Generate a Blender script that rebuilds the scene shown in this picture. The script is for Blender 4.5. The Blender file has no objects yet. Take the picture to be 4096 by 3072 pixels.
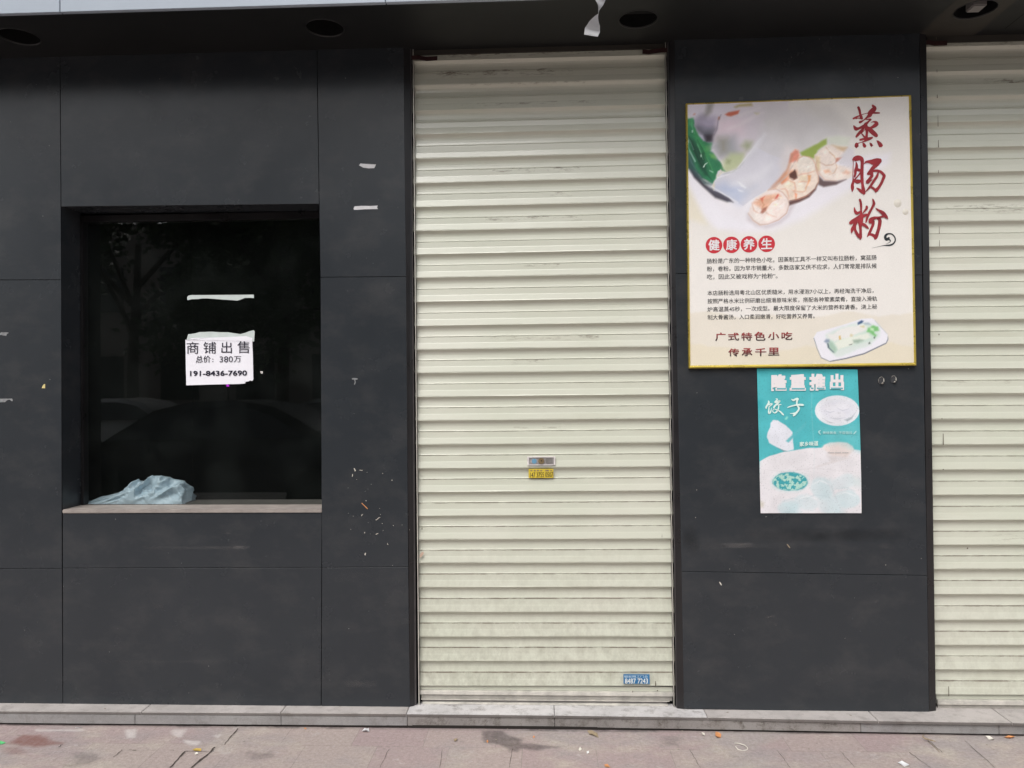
import bpy, bmesh, math, random
import numpy as np
from mathutils import Vector, Matrix, noise

sc = bpy.context.scene
COL = sc.collection
random.seed(7)
rng = np.random.default_rng(7)

# ------------------------------------------------------------------ camera
FPX = 3078.0                       # focal length in photo pixels (4096 wide)
YAW, PITCH, ROLL = 0.04230405, 0.00887919, -0.00806512
CAM = Vector((0.0, -3.3, 1.416))
_f = Vector((-math.sin(YAW)*math.cos(PITCH), math.cos(YAW)*math.cos(PITCH), math.sin(PITCH)))
_r0 = Vector((math.cos(YAW), math.sin(YAW), 0.0))
_u0 = _r0.cross(_f)
_r = _r0*math.cos(ROLL) + _u0*math.sin(ROLL)
_u = -_r0*math.sin(ROLL) + _u0*math.cos(ROLL)
cd = bpy.data.cameras.new('camera')
cam = bpy.data.objects.new('camera', cd); COL.objects.link(cam)
cam.matrix_world = Matrix(((_r.x,_u.x,-_f.x,CAM.x),(_r.y,_u.y,-_f.y,CAM.y),(_r.z,_u.z,-_f.z,CAM.z),(0,0,0,1)))
cd.sensor_width = 36.0
cd.lens = FPX/4096*36.0
cd.clip_start = 0.05; cd.clip_end = 500
sc.camera = cam

# ------------------------------------------------------------------ sky, sun, exposure
SUN_EL, SUN_AZ = math.radians(54), math.radians(200)   # overcast, brightest part of the sky behind the camera
w = bpy.data.worlds.new('World'); sc.world = w; w.use_nodes = True
nt = w.node_tree
sky = nt.nodes.new('ShaderNodeTexSky'); sky.sky_type = 'NISHITA'; sky.sun_disc = False
sky.sun_elevation = SUN_EL; sky.sun_rotation = SUN_AZ
sky.dust_density = 4.0; sky.air_density = 1.0; sky.ozone_density = 1.0
hs = nt.nodes.new('ShaderNodeHueSaturation'); hs.inputs['Saturation'].default_value = 0.28
nt.links.new(sky.outputs[0], hs.inputs['Color'])
bg = nt.nodes['Background']; bg.inputs['Strength'].default_value = 0.13
nt.links.new(hs.outputs[0], bg.inputs['Color'])
sl = bpy.data.lights.new('sun', 'SUN'); sl.energy = 0.9; sl.angle = math.radians(40); sl.color = (1.0, 0.985, 0.96)
so = bpy.data.objects.new('sun', sl); COL.objects.link(so)
_d = Vector((math.sin(SUN_AZ)*math.cos(SUN_EL), math.cos(SUN_AZ)*math.cos(SUN_EL), math.sin(SUN_EL)))
so.rotation_euler = _d.to_track_quat('Z', 'Y').to_euler()
so.location = _d*20
vs = sc.view_settings
vs.view_transform = 'Standard'; vs.look = 'None'; vs.exposure = 0.60; vs.gamma = 1.0; vs.use_curve_mapping = False

# ------------------------------------------------------------------ helpers
def ray(px, py): return _r*(px-2048.0) - _u*(py-1536.0) + _f*FPX
def P(px, py, y=0.0):              # photo measurement -> point on the upright plane at depth y
    d = ray(px, py); return CAM + d*((y-CAM.y)/d.y)
def G(px, py, z=0.0):              # photo measurement -> point on the level plane at height z
    d = ray(px, py); return CAM + d*((z-CAM.z)/d.z)
def lin(c):
    c = c/255.0
    return c/12.92 if c <= 0.04045 else ((c+0.055)/1.055)**2.4
def rgb(r, g, b): return (lin(r), lin(g), lin(b), 1.0)
def lerp(a, b, t): return a+(b-a)*t

def tag(o, label, cat, group=None):
    o['label'] = label; o['category'] = cat
    if group: o['group'] = group
    return o
def empty(name, loc, label=None, cat=None, group=None):
    o = bpy.data.objects.new(name, None); COL.objects.link(o); o.location = loc; o.empty_display_size = 0.1
    if label: tag(o, label, cat, group)
    return o
def link(name, me, mat=None, parent=None):
    o = bpy.data.objects.new(name, me); COL.objects.link(o)
    if mat is not None:
        for m in (mat if isinstance(mat, (list, tuple)) else [mat]): me.materials.append(m)
    if parent is not None:
        o.parent = parent
        root = parent; off = Vector((0,0,0))
        while root is not None: off = off + root.location; root = root.parent
        o.location = -off
    return o
def mesh(name, verts, faces, mat=None, parent=None, smooth=False, mi=None):
    me = bpy.data.meshes.new(name); me.from_pydata([tuple(v) for v in verts], [], faces); me.update()
    if smooth:
        me.polygons.foreach_set('use_smooth', [True]*len(me.polygons))
    if mi: me.polygons.foreach_set('material_index', mi)
    return link(name, me, mat, parent)
class MB:                          # collects shapes into ONE mesh
    def __init__(s): s.v=[]; s.f=[]; s.m=[]
    def add(s, vs_, fs_, mi=0):
        n=len(s.v); s.v += [Vector(v) for v in vs_]; s.f += [tuple(i+n for i in f) for f in fs_]; s.m += [mi]*len(fs_)
    def box(s, a, b, mi=0, bev=0.0):
        x0,y0,z0=a; x1,y1,z1=b
        c=[(x0,y0,z0),(x1,y0,z0),(x1,y1,z0),(x0,y1,z0),(x0,y0,z1),(x1,y0,z1),(x1,y1,z1),(x0,y1,z1)]
        if bev <= 0:
            s.add(c, [(0,3,2,1),(4,5,6,7),(0,1,5,4),(1,2,6,5),(2,3,7,6),(3,0,4,7)], mi)
        else:
            bm=bmesh.new(); vv=[bm.verts.new(q) for q in c]
            for f in [(0,3,2,1),(4,5,6,7),(0,1,5,4),(1,2,6,5),(2,3,7,6),(3,0,4,7)]: bm.faces.new([vv[i] for i in f])
            bmesh.ops.bevel(bm, geom=bm.edges[:], offset=bev, segments=2, affect='EDGES')
            bm.verts.index_update(); s.add([v.co.copy() for v in bm.verts], [[v.index for v in f.verts] for f in bm.faces], mi); bm.free()
    def slab(s, q, depth, ch=0.0015, mi=0):   # q = 4 corners of the front (TL,TR,BR,BL), thickness away from the viewer, chamfered rim
        q=[Vector(p) for p in q]; c=sum(q, Vector())/4
        fr=[]
        for i,p in enumerate(q):
            e1=(q[(i+1)%4]-p).normalized(); e2=(q[i-1]-p).normalized(); fr.append(p+(e1+e2)*ch)
        D=Vector((0,1,0))
        rim=[p+D*ch for p in q]; bk=[p+D*depth for p in q]
        vv=fr+rim+bk; ff=[(3,2,1,0)]
        for i in range(4):
            j=(i+1)%4
            ff += [(i,j,4+j,4+i),(4+i,4+j,8+j,8+i)]
        ff.append((8,9,10,11))
        s.add(vv, ff, mi)
    def tube(s, pts, r, n=6, mi=0):
        pts=[Vector(p) for p in pts]; rs = r if isinstance(r,(list,tuple)) else [r]*len(pts)
        vv=[]; ff=[]
        for i,p in enumerate(pts):
            t=(pts[min(i+1,len(pts)-1)]-pts[max(i-1,0)]).normalized()
            a=Vector((0,0,1)) if abs(t.z)<0.9 else Vector((1,0,0))
            e=t.cross(a).normalized(); g=t.cross(e).normalized()
            for k in range(n):
                th=2*math.pi*k/n; vv.append(p+(e*math.cos(th)+g*math.sin(th))*rs[i])
        for i in range(len(pts)-1):
            for k in range(n):
                k2=(k+1)%n; ff.append((i*n+k,i*n+k2,(i+1)*n+k2,(i+1)*n+k))
        ff.append(tuple(range(n-1,-1,-1))); ff.append(tuple((len(pts)-1)*n+k for k in range(n)))
        s.add(vv, ff, mi)
    def build(s, name, mat=None, parent=None, smooth=False):
        return mesh(name, s.v, s.f, mat, parent, smooth, s.m)

# ------------------------------------------------------------------ materials
def nodes(m):
    m.use_nodes=True; return m.node_tree, m.node_tree.nodes['Principled BSDF']
def pmat(name, col, rough=0.6, spec=0.5, metal=0.0, var=0.0, vscale=8.0, bump=0.0, bscale=120.0, rvar=0.0, alpha=1.0, trans=0.0):
    m=bpy.data.materials.new(name); t,b=nodes(m)
    b.inputs['Base Color'].default_value=col; b.inputs['Roughness'].default_value=rough
    b.inputs['Specular IOR Level'].default_value=spec; b.inputs['Metallic'].default_value=metal
    tc=t.nodes.new('ShaderNodeTexCoord')
    if var>0 or rvar>0:
        n=t.nodes.new('ShaderNodeTexNoise'); n.inputs['Scale'].default_value=vscale; n.inputs['Detail'].default_value=7; n.inputs['Roughness'].default_value=0.62
        t.links.new(tc.outputs['Object'], n.inputs['Vector'])
        if var>0:
            mp=t.nodes.new('ShaderNodeMapRange'); mp.inputs['From Min'].default_value=0.3; mp.inputs['From Max'].default_value=0.7
            mp.inputs['To Min'].default_value=1-var; mp.inputs['To Max'].default_value=1+var
            t.links.new(n.outputs['Fac'], mp.inputs['Value'])
            mx=t.nodes.new('ShaderNodeMix'); mx.data_type='RGBA'; mx.blend_type='MULTIPLY'; mx.inputs['Factor'].default_value=1
            mx.inputs['A'].default_value=col; t.links.new(mp.outputs[0], mx.inputs['B']); t.links.new(mx.outputs['Result'], b.inputs['Base Color'])
        if rvar>0:
            mp=t.nodes.new('ShaderNodeMapRange'); mp.inputs['From Min'].default_value=0.3; mp.inputs['From Max'].default_value=0.7
            mp.inputs['To Min'].default_value=max(rough-rvar,0.02); mp.inputs['To Max'].default_value=rough+rvar
            t.links.new(n.outputs['Fac'], mp.inputs['Value']); t.links.new(mp.outputs[0], b.inputs['Roughness'])
    if bump>0:
        n2=t.nodes.new('ShaderNodeTexNoise'); n2.inputs['Scale'].default_value=bscale; n2.inputs['Detail'].default_value=4
        t.links.new(tc.outputs['Object'], n2.inputs['Vector'])
        bp=t.nodes.new('ShaderNodeBump'); bp.inputs['Strength'].default_value=bump; bp.inputs['Distance'].default_value=0.002
        t.links.new(n2.outputs['Fac'], bp.inputs['Height']); t.links.new(bp.outputs[0], b.inputs['Normal'])
    return m
def attrmat(name, rough=0.5, spec=0.4, attr='print', grain=0.06):
    m=bpy.data.materials.new(name); t,b=nodes(m)
    a=t.nodes.new('ShaderNodeVertexColor'); a.layer_name=attr
    tc=t.nodes.new('ShaderNodeTexCoord'); n=t.nodes.new('ShaderNodeTexNoise'); n.inputs['Scale'].default_value=420; n.inputs['Detail'].default_value=2
    t.links.new(tc.outputs['Object'], n.inputs['Vector'])
    mp=t.nodes.new('ShaderNodeMapRange'); mp.inputs['From Min'].default_value=0.3; mp.inputs['From Max'].default_value=0.7
    mp.inputs['To Min'].default_value=1-grain; mp.inputs['To Max'].default_value=1+grain
    t.links.new(n.outputs['Fac'], mp.inputs['Value'])
    mx=t.nodes.new('ShaderNodeMix'); mx.data_type='RGBA'; mx.blend_type='MULTIPLY'; mx.inputs['Factor'].default_value=1
    t.links.new(a.outputs['Color'], mx.inputs['A']); t.links.new(mp.outputs[0], mx.inputs['B'])
    t.links.new(mx.outputs['Result'], b.inputs['Base Color'])
    b.inputs['Roughness'].default_value=rough; b.inputs['Specular IOR Level'].default_value=spec
    return m

def panel_material():
    m=bpy.data.materials.new('dark_panel'); t,b=nodes(m); L=t.links.new
    tc=t.nodes.new('ShaderNodeTexCoord')
    def N(scale, det, rough=0.6, vec=None):
        n=t.nodes.new('ShaderNodeTexNoise'); n.inputs['Scale'].default_value=scale; n.inputs['Detail'].default_value=det; n.inputs['Roughness'].default_value=rough
        L(vec or tc.outputs['Object'], n.inputs['Vector']); return n.outputs['Fac']
    def MR(v, a, b_, c, d):
        q=t.nodes.new('ShaderNodeMapRange'); q.inputs['From Min'].default_value=a; q.inputs['From Max'].default_value=b_; q.inputs['To Min'].default_value=c; q.inputs['To Max'].default_value=d
        L(v, q.inputs['Value']); return q.outputs[0]
    def MIX(f, A, B, bt='MIX'):
        q=t.nodes.new('ShaderNodeMix'); q.data_type='RGBA'; q.blend_type=bt
        if isinstance(f,(int,float)): q.inputs['Factor'].default_value=f
        else: L(f, q.inputs['Factor'])
        for k,v in (('A',A),('B',B)):
            if isinstance(v, tuple): q.inputs[k].default_value=v
            else: L(v, q.inputs[k])
        return q.outputs['Result']
    base=MIX(MR(N(1.7,5),0.35,0.65,0,1), (0.0255,0.0296,0.0345,1), (0.0300,0.0342,0.0392,1))
    # wiped dust: soft pale smears
    mpn=t.nodes.new('ShaderNodeMapping'); mpn.inputs['Scale'].default_value=(1.0,1.0,1.6); mpn.inputs['Rotation'].default_value=(0,0.35,0)
    L(tc.outputs['Object'], mpn.inputs['Vector'])
    dust=MR(N(4.2,8,0.68,mpn.outputs[0]),0.48,0.82,0,0.42)
    c1=MIX(dust, base, (0.085,0.082,0.080,1))
    # fine speckle
    sp=MR(N(300,2,0.5),0.32,0.68,0.93,1.07)
    c2=MIX(1.0, c1, sp, 'MULTIPLY')
    # sparse pale specks
    vo=t.nodes.new('ShaderNodeTexVoronoi'); vo.inputs['Scale'].default_value=34; L(tc.outputs['Object'], vo.inputs['Vector'])
    se=t.nodes.new('ShaderNodeSeparateColor'); L(vo.outputs['Color'], se.inputs[0])
    g=t.nodes.new('ShaderNodeMath'); g.operation='GREATER_THAN'; g.inputs[1].default_value=0.955; L(se.outputs[0], g.inputs[0])
    l=t.nodes.new('ShaderNodeMath'); l.operation='LESS_THAN'; l.inputs[1].default_value=0.055; L(vo.outputs['Distance'], l.inputs[0])
    mu=t.nodes.new('ShaderNodeMath'); mu.operation='MULTIPLY'; L(g.outputs[0], mu.inputs[0]); L(l.outputs[0], mu.inputs[1])
    mu2=t.nodes.new('ShaderNodeMath'); mu2.operation='MULTIPLY'; mu2.inputs[1].default_value=0.6; L(mu.outputs[0], mu2.inputs[0])
    c3=MIX(mu2.outputs[0], c2, (0.45,0.44,0.42,1))
    L(c3, b.inputs['Base Color'])
    L(MR(N(5.5,6),0.3,0.7,0.22,0.29), b.inputs['Roughness'])
    b.inputs['Specular IOR Level'].default_value=0.42
    bp=t.nodes.new('ShaderNodeBump'); bp.inputs['Strength'].default_value=0.06; bp.inputs['Distance'].default_value=0.001
    L(N(900,2), bp.inputs['Height']); L(bp.outputs[0], b.inputs['Normal'])
    return m
M={}
M['panel']=panel_material()
M['trim']=pmat('black_trim', (0.013,0.012,0.013,1), 0.32, 0.5, var=0.25, vscale=6, rvar=0.08)
M['core']=pmat('black_core', (0.004,0.004,0.004,1), 0.9, 0.1)
M['soffit']=pmat('soffit_panel', (0.012,0.0125,0.0125,1), 0.45, 0.4, var=0.15, vscale=3)
M['soffit_warm']=pmat('soffit_panel_warm', (0.040,0.036,0.030,1), 0.55, 0.3, var=0.15, vscale=3)
M['fascia']=pmat('fascia_panel', (0.36,0.41,0.47,1), 0.45, 0.5, 0.0, var=0.06, vscale=2)
M['hole']=pmat('recess_black', (0.003,0.003,0.003,1), 0.8, 0.2)
M['rim']=pmat('recess_rim', (0.016,0.016,0.016,1), 0.4, 0.5)
M['alu']=pmat('dull_aluminium', (0.30,0.285,0.27,1), 0.42, 0.5, 0.45, var=0.22, vscale=22, rvar=0.1)
M['alu_dark']=pmat('dark_aluminium', (0.085,0.078,0.078,1), 0.45, 0.5, 0.3, var=0.25, vscale=25)
M['alu_bright']=pmat('bright_aluminium', (0.62,0.60,0.53,1), 0.35, 0.5, 0.3, var=0.15, vscale=30)
M['slot']=pmat('guide_slot', (0.012,0.011,0.012,1), 0.7, 0.2)
M['strap']=pmat('maroon_strap', (0.030,0.010,0.010,1), 0.6, 0.3, var=0.3, vscale=60)
M['gold']=pmat('gold_moulding', (0.56,0.43,0.075,1), 0.30, 0.5, 0.55, var=0.12, vscale=14, rvar=0.08)
M['tape']=pmat('white_tape', (0.62,0.61,0.62,1), 0.6, 0.3, var=0.12, vscale=40)
M['grey_tape']=pmat('dirty_tape', (0.23,0.235,0.24,1), 0.6, 0.3, var=0.35, vscale=50)
M['paper']=pmat('white_paper', (0.88,0.87,0.92,1), 0.75, 0.2, var=0.02, vscale=10, bump=0.05, bscale=30)
M['paper_green']=pmat('greenish_paper', (0.60,0.66,0.635,1), 0.75, 0.2, var=0.08, vscale=15)
M['ink']=pmat('navy_ink', (0.020,0.018,0.034,1), 0.7, 0.2)
M['grey_ink']=pmat('grey_ink', (0.040,0.040,0.042,1), 0.7, 0.2)
M['red_ink']=pmat('red_ink', (0.31,0.030,0.038,1), 0.6, 0.3, var=0.30, vscale=22)
M['disc_red']=pmat('disc_red', (0.58,0.035,0.050,1), 0.6, 0.3)
M['white_ink']=pmat('white_ink', (0.80,0.76,0.77,1), 0.6, 0.3)
M['mint_ink']=pmat('mint_ink', (0.70,0.86,0.80,1), 0.6, 0.3)
M['mint_faint']=pmat('mint_faint', (0.42,0.70,0.69,1), 0.6, 0.3)
M['swirl']=pmat('charcoal_ink', (0.028,0.034,0.038,1), 0.6, 0.3)
M['yellow']=pmat('yellow_sticker', (0.62,0.47,0.045,1), 0.5, 0.4, var=0.15, vscale=60)
M['blue']=pmat('blue_sticker', (0.030,0.16,0.34,1), 0.45, 0.4, var=0.2, vscale=60)
M['pale_blue']=pmat('pale_blue_ink', (0.42,0.55,0.66,1), 0.6, 0.3, var=0.2, vscale=90)
M['sticker_white']=pmat('sticker_white', (0.72,0.75,0.72,1), 0.6, 0.3)
M['mauve']=pmat('mauve_ink', (0.23,0.17,0.13,1), 0.7, 0.2)
M['sill']=pmat('sill_stone', (0.30,0.265,0.24,1), 0.6, 0.4, var=0.2, vscale=18, bump=0.2, bscale=140)
M['chrome']=pmat('chrome_plate', (0.70,0.66,0.64,1), 0.35, 0.5, 0.0, var=0.2, vscale=60)
M['brass']=pmat('brass_lock', (0.36,0.27,0.15,1), 0.3, 0.5, 0.6, var=0.2, vscale=90)
M['blue_dot']=pmat('blue_cap', (0.14,0.31,0.45,1), 0.5, 0.4, var=0.15, vscale=90)
M['hook']=pmat('clear_hook', (0.055,0.056,0.06,1), 0.25, 0.5, var=0.1, vscale=50)
M['hook_pale']=pmat('hook_arm_glint', (0.34,0.325,0.29,1), 0.35, 0.4)
M['white_plastic']=pmat('white_plastic', (0.78,0.78,0.79,1), 0.35, 0.5, var=0.06, vscale=20)
M['leaf_dry']=pmat('dry_leaf', (0.33,0.26,0.17,1), 0.7, 0.3, var=0.3, vscale=60)
M['orange']=pmat('orange_scrap', (0.60,0.27,0.11,1), 0.6, 0.3, var=0.25, vscale=60)
M['yellow_leaf']=pmat('yellow_leaf', (0.52,0.36,0.09,1), 0.6, 0.3, var=0.25, vscale=60)
M['green']=pmat('green_scrap', (0.12,0.55,0.20,1), 0.6, 0.3)
M['cream_scrap']=pmat('cream_scrap', (0.74,0.70,0.62,1), 0.7, 0.2, var=0.1, vscale=60)
M['yellow_scrap']=pmat('pale_yellow_scrap', (0.72,0.60,0.26,1), 0.7, 0.2)
M['room']=pmat('dark_room', (0.012,0.012,0.012,1), 0.95, 0.1)

# ================================================================== SETTING: ground
def ground_material(fine=True):
    m=bpy.data.materials.new('pavement_stone'); t,b=nodes(m); L=t.links.new
    tc=t.nodes.new('ShaderNodeTexCoord')
    def N(scale, det, rough=0.6, sx=1.0):
        mp=t.nodes.new('ShaderNodeMapping'); mp.inputs['Scale'].default_value=(sx,1,1); L(tc.outputs['Object'], mp.inputs['Vector'])
        n=t.nodes.new('ShaderNodeTexNoise'); n.inputs['Scale'].default_value=scale; n.inputs['Detail'].default_value=det; n.inputs['Roughness'].default_value=rough
        L(mp.outputs[0], n.inputs['Vector']); return n.outputs['Fac']
    def MR(v,a,b_,c,d):
        q=t.nodes.new('ShaderNodeMapRange'); q.inputs['From Min'].default_value=a; q.inputs['From Max'].default_value=b_; q.inputs['To Min'].default_value=c; q.inputs['To Max'].default_value=d
        L(v,q.inputs['Value']); return q.outputs[0]
    def MIX(f,A,B,bt='MIX'):
        q=t.nodes.new('ShaderNodeMix'); q.data_type='RGBA'; q.blend_type=bt
        if isinstance(f,(int,float)): q.inputs['Factor'].default_value=f
        else: L(f,q.inputs['Factor'])
        for k,v in (('A',A),('B',B)):
            if isinstance(v,tuple): q.inputs[k].default_value=v
            else: L(v,q.inputs[k])
        return q.outputs['Result']
    br=t.nodes.new('ShaderNodeTexBrick'); mp=t.nodes.new('ShaderNodeMapping'); mp.inputs['Location'].default_value=(0.10,0.238,0)
    L(tc.outputs['Object'],mp.inputs['Vector']); L(mp.outputs[0],br.inputs['Vector'])
    br.offset=0.37; br.inputs['Scale'].default_value=1.0; br.inputs['Brick Width'].default_value=0.29; br.inputs['Row Height'].default_value=0.235
    br.inputs['Mortar Size'].default_value=0.0016; br.inputs['Mortar Smooth'].default_value=0.5; br.inputs['Bias'].default_value=0.0
    br.inputs['Color1'].default_value=(0.356,0.277,0.271,1); br.inputs['Color2'].default_value=(0.390,0.328,0.299,1); br.inputs['Mortar'].default_value=(0.27,0.225,0.21,1)
    cream=MIX(MR(N(2.6,7,0.7,0.7),0.50,0.66,0,0.75), br.outputs['Color'], (0.486,0.435,0.362,1))
    grey=MIX(MR(N(3.4,6,0.65,0.5),0.48,0.62,0,0.7), cream, (0.316,0.282,0.280,1))
    pale=MIX(MR(N(9,8,0.7),0.60,0.74,0,0.6), grey, (0.542,0.508,0.492,1))
    dark=MIX(MR(N(13,8,0.72,0.6),0.60,0.76,0,0.6), pale, (0.16,0.135,0.13,1))
    gr=MIX(1.0, dark, MR(N(70,6,0.8),0.30,0.70,0.76,1.22),'MULTIPLY')
    gr=MIX(MR(N(46,5,0.75,0.7),0.62,0.70,0,0.55), gr, (0.085,0.070,0.062,1))
    if fine:
        a=t.nodes.new('ShaderNodeVertexColor'); a.layer_name='stain'; s=t.nodes.new('ShaderNodeSeparateColor'); L(a.outputs['Color'],s.inputs[0])
        brk=MR(N(40,6,0.7),0.30,0.62,0.55,1.0)
        def mul(x):
            q=t.nodes.new('ShaderNodeMath'); q.operation='MULTIPLY'; q.use_clamp=True; L(x,q.inputs[0]); L(brk,q.inputs[1]); return q.outputs[0]
        gr=MIX(mul(s.outputs[0]), gr, (0.095,0.077,0.076,1))       # dark damp stain, and the darker band along the step foot
        gr=MIX(mul(s.outputs[1]), gr, (0.22,0.115,0.10,1))       # red-brown stain
        gr=MIX(mul(s.outputs[2]), gr, (0.60,0.56,0.54,1))       # pale plaster marks
    L(gr,b.inputs['Base Color']); b.inputs['Roughness'].default_value=0.72; b.inputs['Specular IOR Level'].default_value=0.35
    bp=t.nodes.new('ShaderNodeBump'); bp.inputs['Strength'].default_value=0.6; bp.inputs['Distance'].default_value=0.005
    L(N(90,7,0.75),bp.inputs['Height']); L(bp.outputs[0],b.inputs['Normal'])
    return m
def sdf_poly(X, Y, poly):          # signed distance (negative inside), vectorised
    poly=np.array(poly,float); d=np.full(X.shape,1e18); inside=np.zeros(X.shape,bool)
    n=len(poly)
    for i in range(n):
        ax,ay=poly[i]; bx,by=poly[(i+1)%n]
        ex,ey=bx-ax,by-ay; wx,wy=X-ax,Y-ay
        tt=np.clip((wx*ex+wy*ey)/(ex*ex+ey*ey+1e-12),0,1)
        d=np.minimum(d,(wx-ex*tt)**2+(wy-ey*tt)**2)
        c=((ay>Y)!=(by>Y))&(X<(bx-ax)*(Y-ay)/((by-ay)+1e-12)+ax)
        inside^=c
    d=np.sqrt(d); return np.where(inside,-d,d)
def vnoise(X, Y, s, seed=0):       # smooth value noise 0..1
    r=np.random.default_rng(seed); n=64; tab=r.random((n,n))
    x=X*s; y=Y*s; xi=np.floor(x).astype(int); yi=np.floor(y).astype(int); fx=x-xi; fy=y-yi
    fx=fx*fx*(3-2*fx); fy=fy*fy*(3-2*fy)
    g=lambda a,b: tab[a%n,b%n]
    return (g(xi,yi)*(1-fx)+g(xi+1,yi)*fx)*(1-fy)+(g(xi,yi+1)*(1-fx)+g(xi+1,yi+1)*fx)*fy
def fbm(X, Y, s, seed=0, o=4):
    v=0; a=0.5; t=0
    for i in range(o): v=v+a*vnoise(X,Y,s*2**i,seed+i); t+=a; a*=0.5
    return v/t
def grid_mesh(name, Pts, nx, ny, mat, parent=None, smooth=True):
    me=bpy.data.meshes.new(name)
    idx=np.arange(nx*ny).reshape(ny,nx)
    f=np.stack([idx[1:,:-1],idx[1:,1:],idx[:-1,1:],idx[:-1,:-1]],-1).reshape(-1,4)
    me.from_pydata(Pts.tolist(),[],f.tolist()); me.update()
    if smooth: me.polygons.foreach_set('use_smooth',[True]*len(me.polygons))
    return link(name,me,mat,parent)
def set_attr(o, name, arr):        # arr N x 3 (linear)
    a=o.data.color_attributes.new(name,'FLOAT_COLOR','POINT')
    buf=np.ones((len(arr),4),np.float32); buf[:,:3]=arr; a.data.foreach_set('color',buf.ravel())

nx,ny=640,110
xs=np.linspace(-3.6,3.6,nx); ys=np.linspace(-1.2,0.02,ny)
X,Y=np.meshgrid(xs,ys)
Zg=0.0025*(fbm(X,Y,1.7,3)-0.5)+0.0012*(fbm(X,Y,14,9)-0.5)
Zg=np.where(Y<-1.0,Zg*np.clip((Y+1.2)/0.2,0,1),Zg)
def gpoly(pts): return [tuple(G(*p)[:2]) for p in pts]
def blot(pts, feather=0.02, rag=0.035, seed=1):
    d=sdf_poly(X,Y,gpoly(pts)); d=d+(fbm(X,Y,16,seed,5)-0.5)*2*rag
    return np.clip(0.5-d/feather,0,1)
st=np.zeros((ny,nx,3))
st[...,0]=np.maximum.reduce([blot([(1925,2922),(2010,2918),(2050,2945),(2085,2955),(2090,2975),(2240,2985),(2235,2992),(2090,2996),(2070,3008),(2030,3005),(2000,2975),(1950,2965)],0.02,0.03,4)*0.85,
    blot([(1005,3010),(1080,3008),(1095,3030),(1010,3035)],0.02,0.03,6)*0.5,
    blot([(300,3015),(400,3020),(360,3060),(310,3060)],0.03,0.03,8)*0.45,
    blot([(2660,2950),(2730,2945),(2720,2990),(2640,2985)],0.03,0.04,18)*0.4,
    np.clip(1-np.abs(Y+0.074)/0.018,0,1)*(0.55+0.6*(fbm(X,Y,9,5)>0.5))])  # last entry: broken darker band along the foot of the step
st[...,1]=np.maximum(blot([(25,2975),(95,2942),(160,2937),(185,2958),(255,2973),(180,2982),(110,2982)],0.02,0.02,11),
    blot([(0,2985),(70,2990),(95,3010),(40,3020)],0.03,0.02,12)*0.5)
st[...,2]=np.maximum.reduce([blot([(500,2922),(545,2915),(540,2950),(515,2950)],0.015,0.02,21)*0.8,blot([(690,2918),(745,2915),(720,2950),(680,2940)],0.015,0.03,22)*0.7,
    blot([(730,2955),(800,2965),(790,2980),(725,2968)],0.012,0.02,23)*0.8,blot([(845,2945),(880,2938),(875,2950)],0.01,0.01,24)*0.7,
    blot([(150,2918),(330,2917),(330,2924),(160,2924)],0.01,0.015,25)*0.7])
# open joints / cracks between slabs, drawn as thin dark broken lines
def crack(pts, wd, k=1.0):
    q=gpoly(pts); d=np.full(X.shape,9.0)
    for a,b_ in zip(q[:-1],q[1:]):
        ex,ey=b_[0]-a[0],b_[1]-a[1]; tt=np.clip(((X-a[0])*ex+(Y-a[1])*ey)/(ex*ex+ey*ey+1e-12),0,1)
        d=np.minimum(d,np.hypot(X-a[0]-ex*tt,Y-a[1]-ey*tt))
    return k*np.clip(1.4-d/wd,0,1)
gp=np.stack([X,Y,Zg],-1).reshape(-1,3)
o=grid_mesh('pavement',gp,nx,ny,ground_material(True)); o['kind']='structure'; set_attr(o,'stain',st.reshape(-1,3))
mcrack=pmat('crack_dark',(0.085,0.070,0.062,1),0.9,0.1)
cb=MB()
def crackline(pts, wd):
    q=[]
    for a,b_ in zip(pts[:-1],pts[1:]):
        for i in range(8): q.append(lerp(Vector(a),Vector(b_),i/8))
    q.append(Vector(pts[-1])); out=[]
    for i,p in enumerate(q):
        g_=G(p.x+random.uniform(-2,2),p.y+random.uniform(-0.8,0.8)); out.append(g_)
    vv=[]; ff=[]
    for i,p in enumerate(out):
        t=(out[min(i+1,len(out)-1)]-out[max(i-1,0)]).normalized(); n=Vector((-t.y,t.x,0)); h=wd*random.uniform(0.25,0.75)
        zz=Vector((0,0,0.0022)); vv += [p+n*h+zz,p-n*h+zz]
    for i in range(len(out)-1): ff.append((2*i,2*i+1,2*i+3,2*i+2))
    cb.add(vv,ff)
for pts,wd in [([(952,2916),(898,2980)],0.004),([(858,2990),(845,3007),(765,3072)],0.007),([(742,3007),(680,3072)],0.006),([(742,3007),(858,3007)],0.003),([(490,3001),(455,3030)],0.003),([(515,3001),(545,3003)],0.003),
    ([(250,2978),(235,2990)],0.003),([(1555,3000),(1520,3072)],0.0015),([(1770,3000),(1760,3072)],0.0015),([(2050,2998),(2036,3072)],0.0015),([(2760,3000),(2800,3072)],0.0015),([(3110,3005),(3160,3072)],0.0015),([(3362,3005),(3420,3072)],0.0015),([(3640,3012),(3720,3072)],0.002),([(3710,2960),(3770,3012)],0.002),([(3860,2965),(3980,3072)],0.0015)]:
    crackline(pts,wd)
o=cb.build('pavement_crack',mcrack); o['kind']='structure'
gm=ground_material(False)
b_=MB(); b_.add([(-60,-1.2,0),(-3.6,-1.2,0),(-3.6,0.6,0),(-60,0.6,0)],[(0,1,2,3)]); b_.add([(3.6,-1.2,0),(60,-1.2,0),(60,0.6,0),(3.6,0.6,0)],[(0,1,2,3)])
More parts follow.
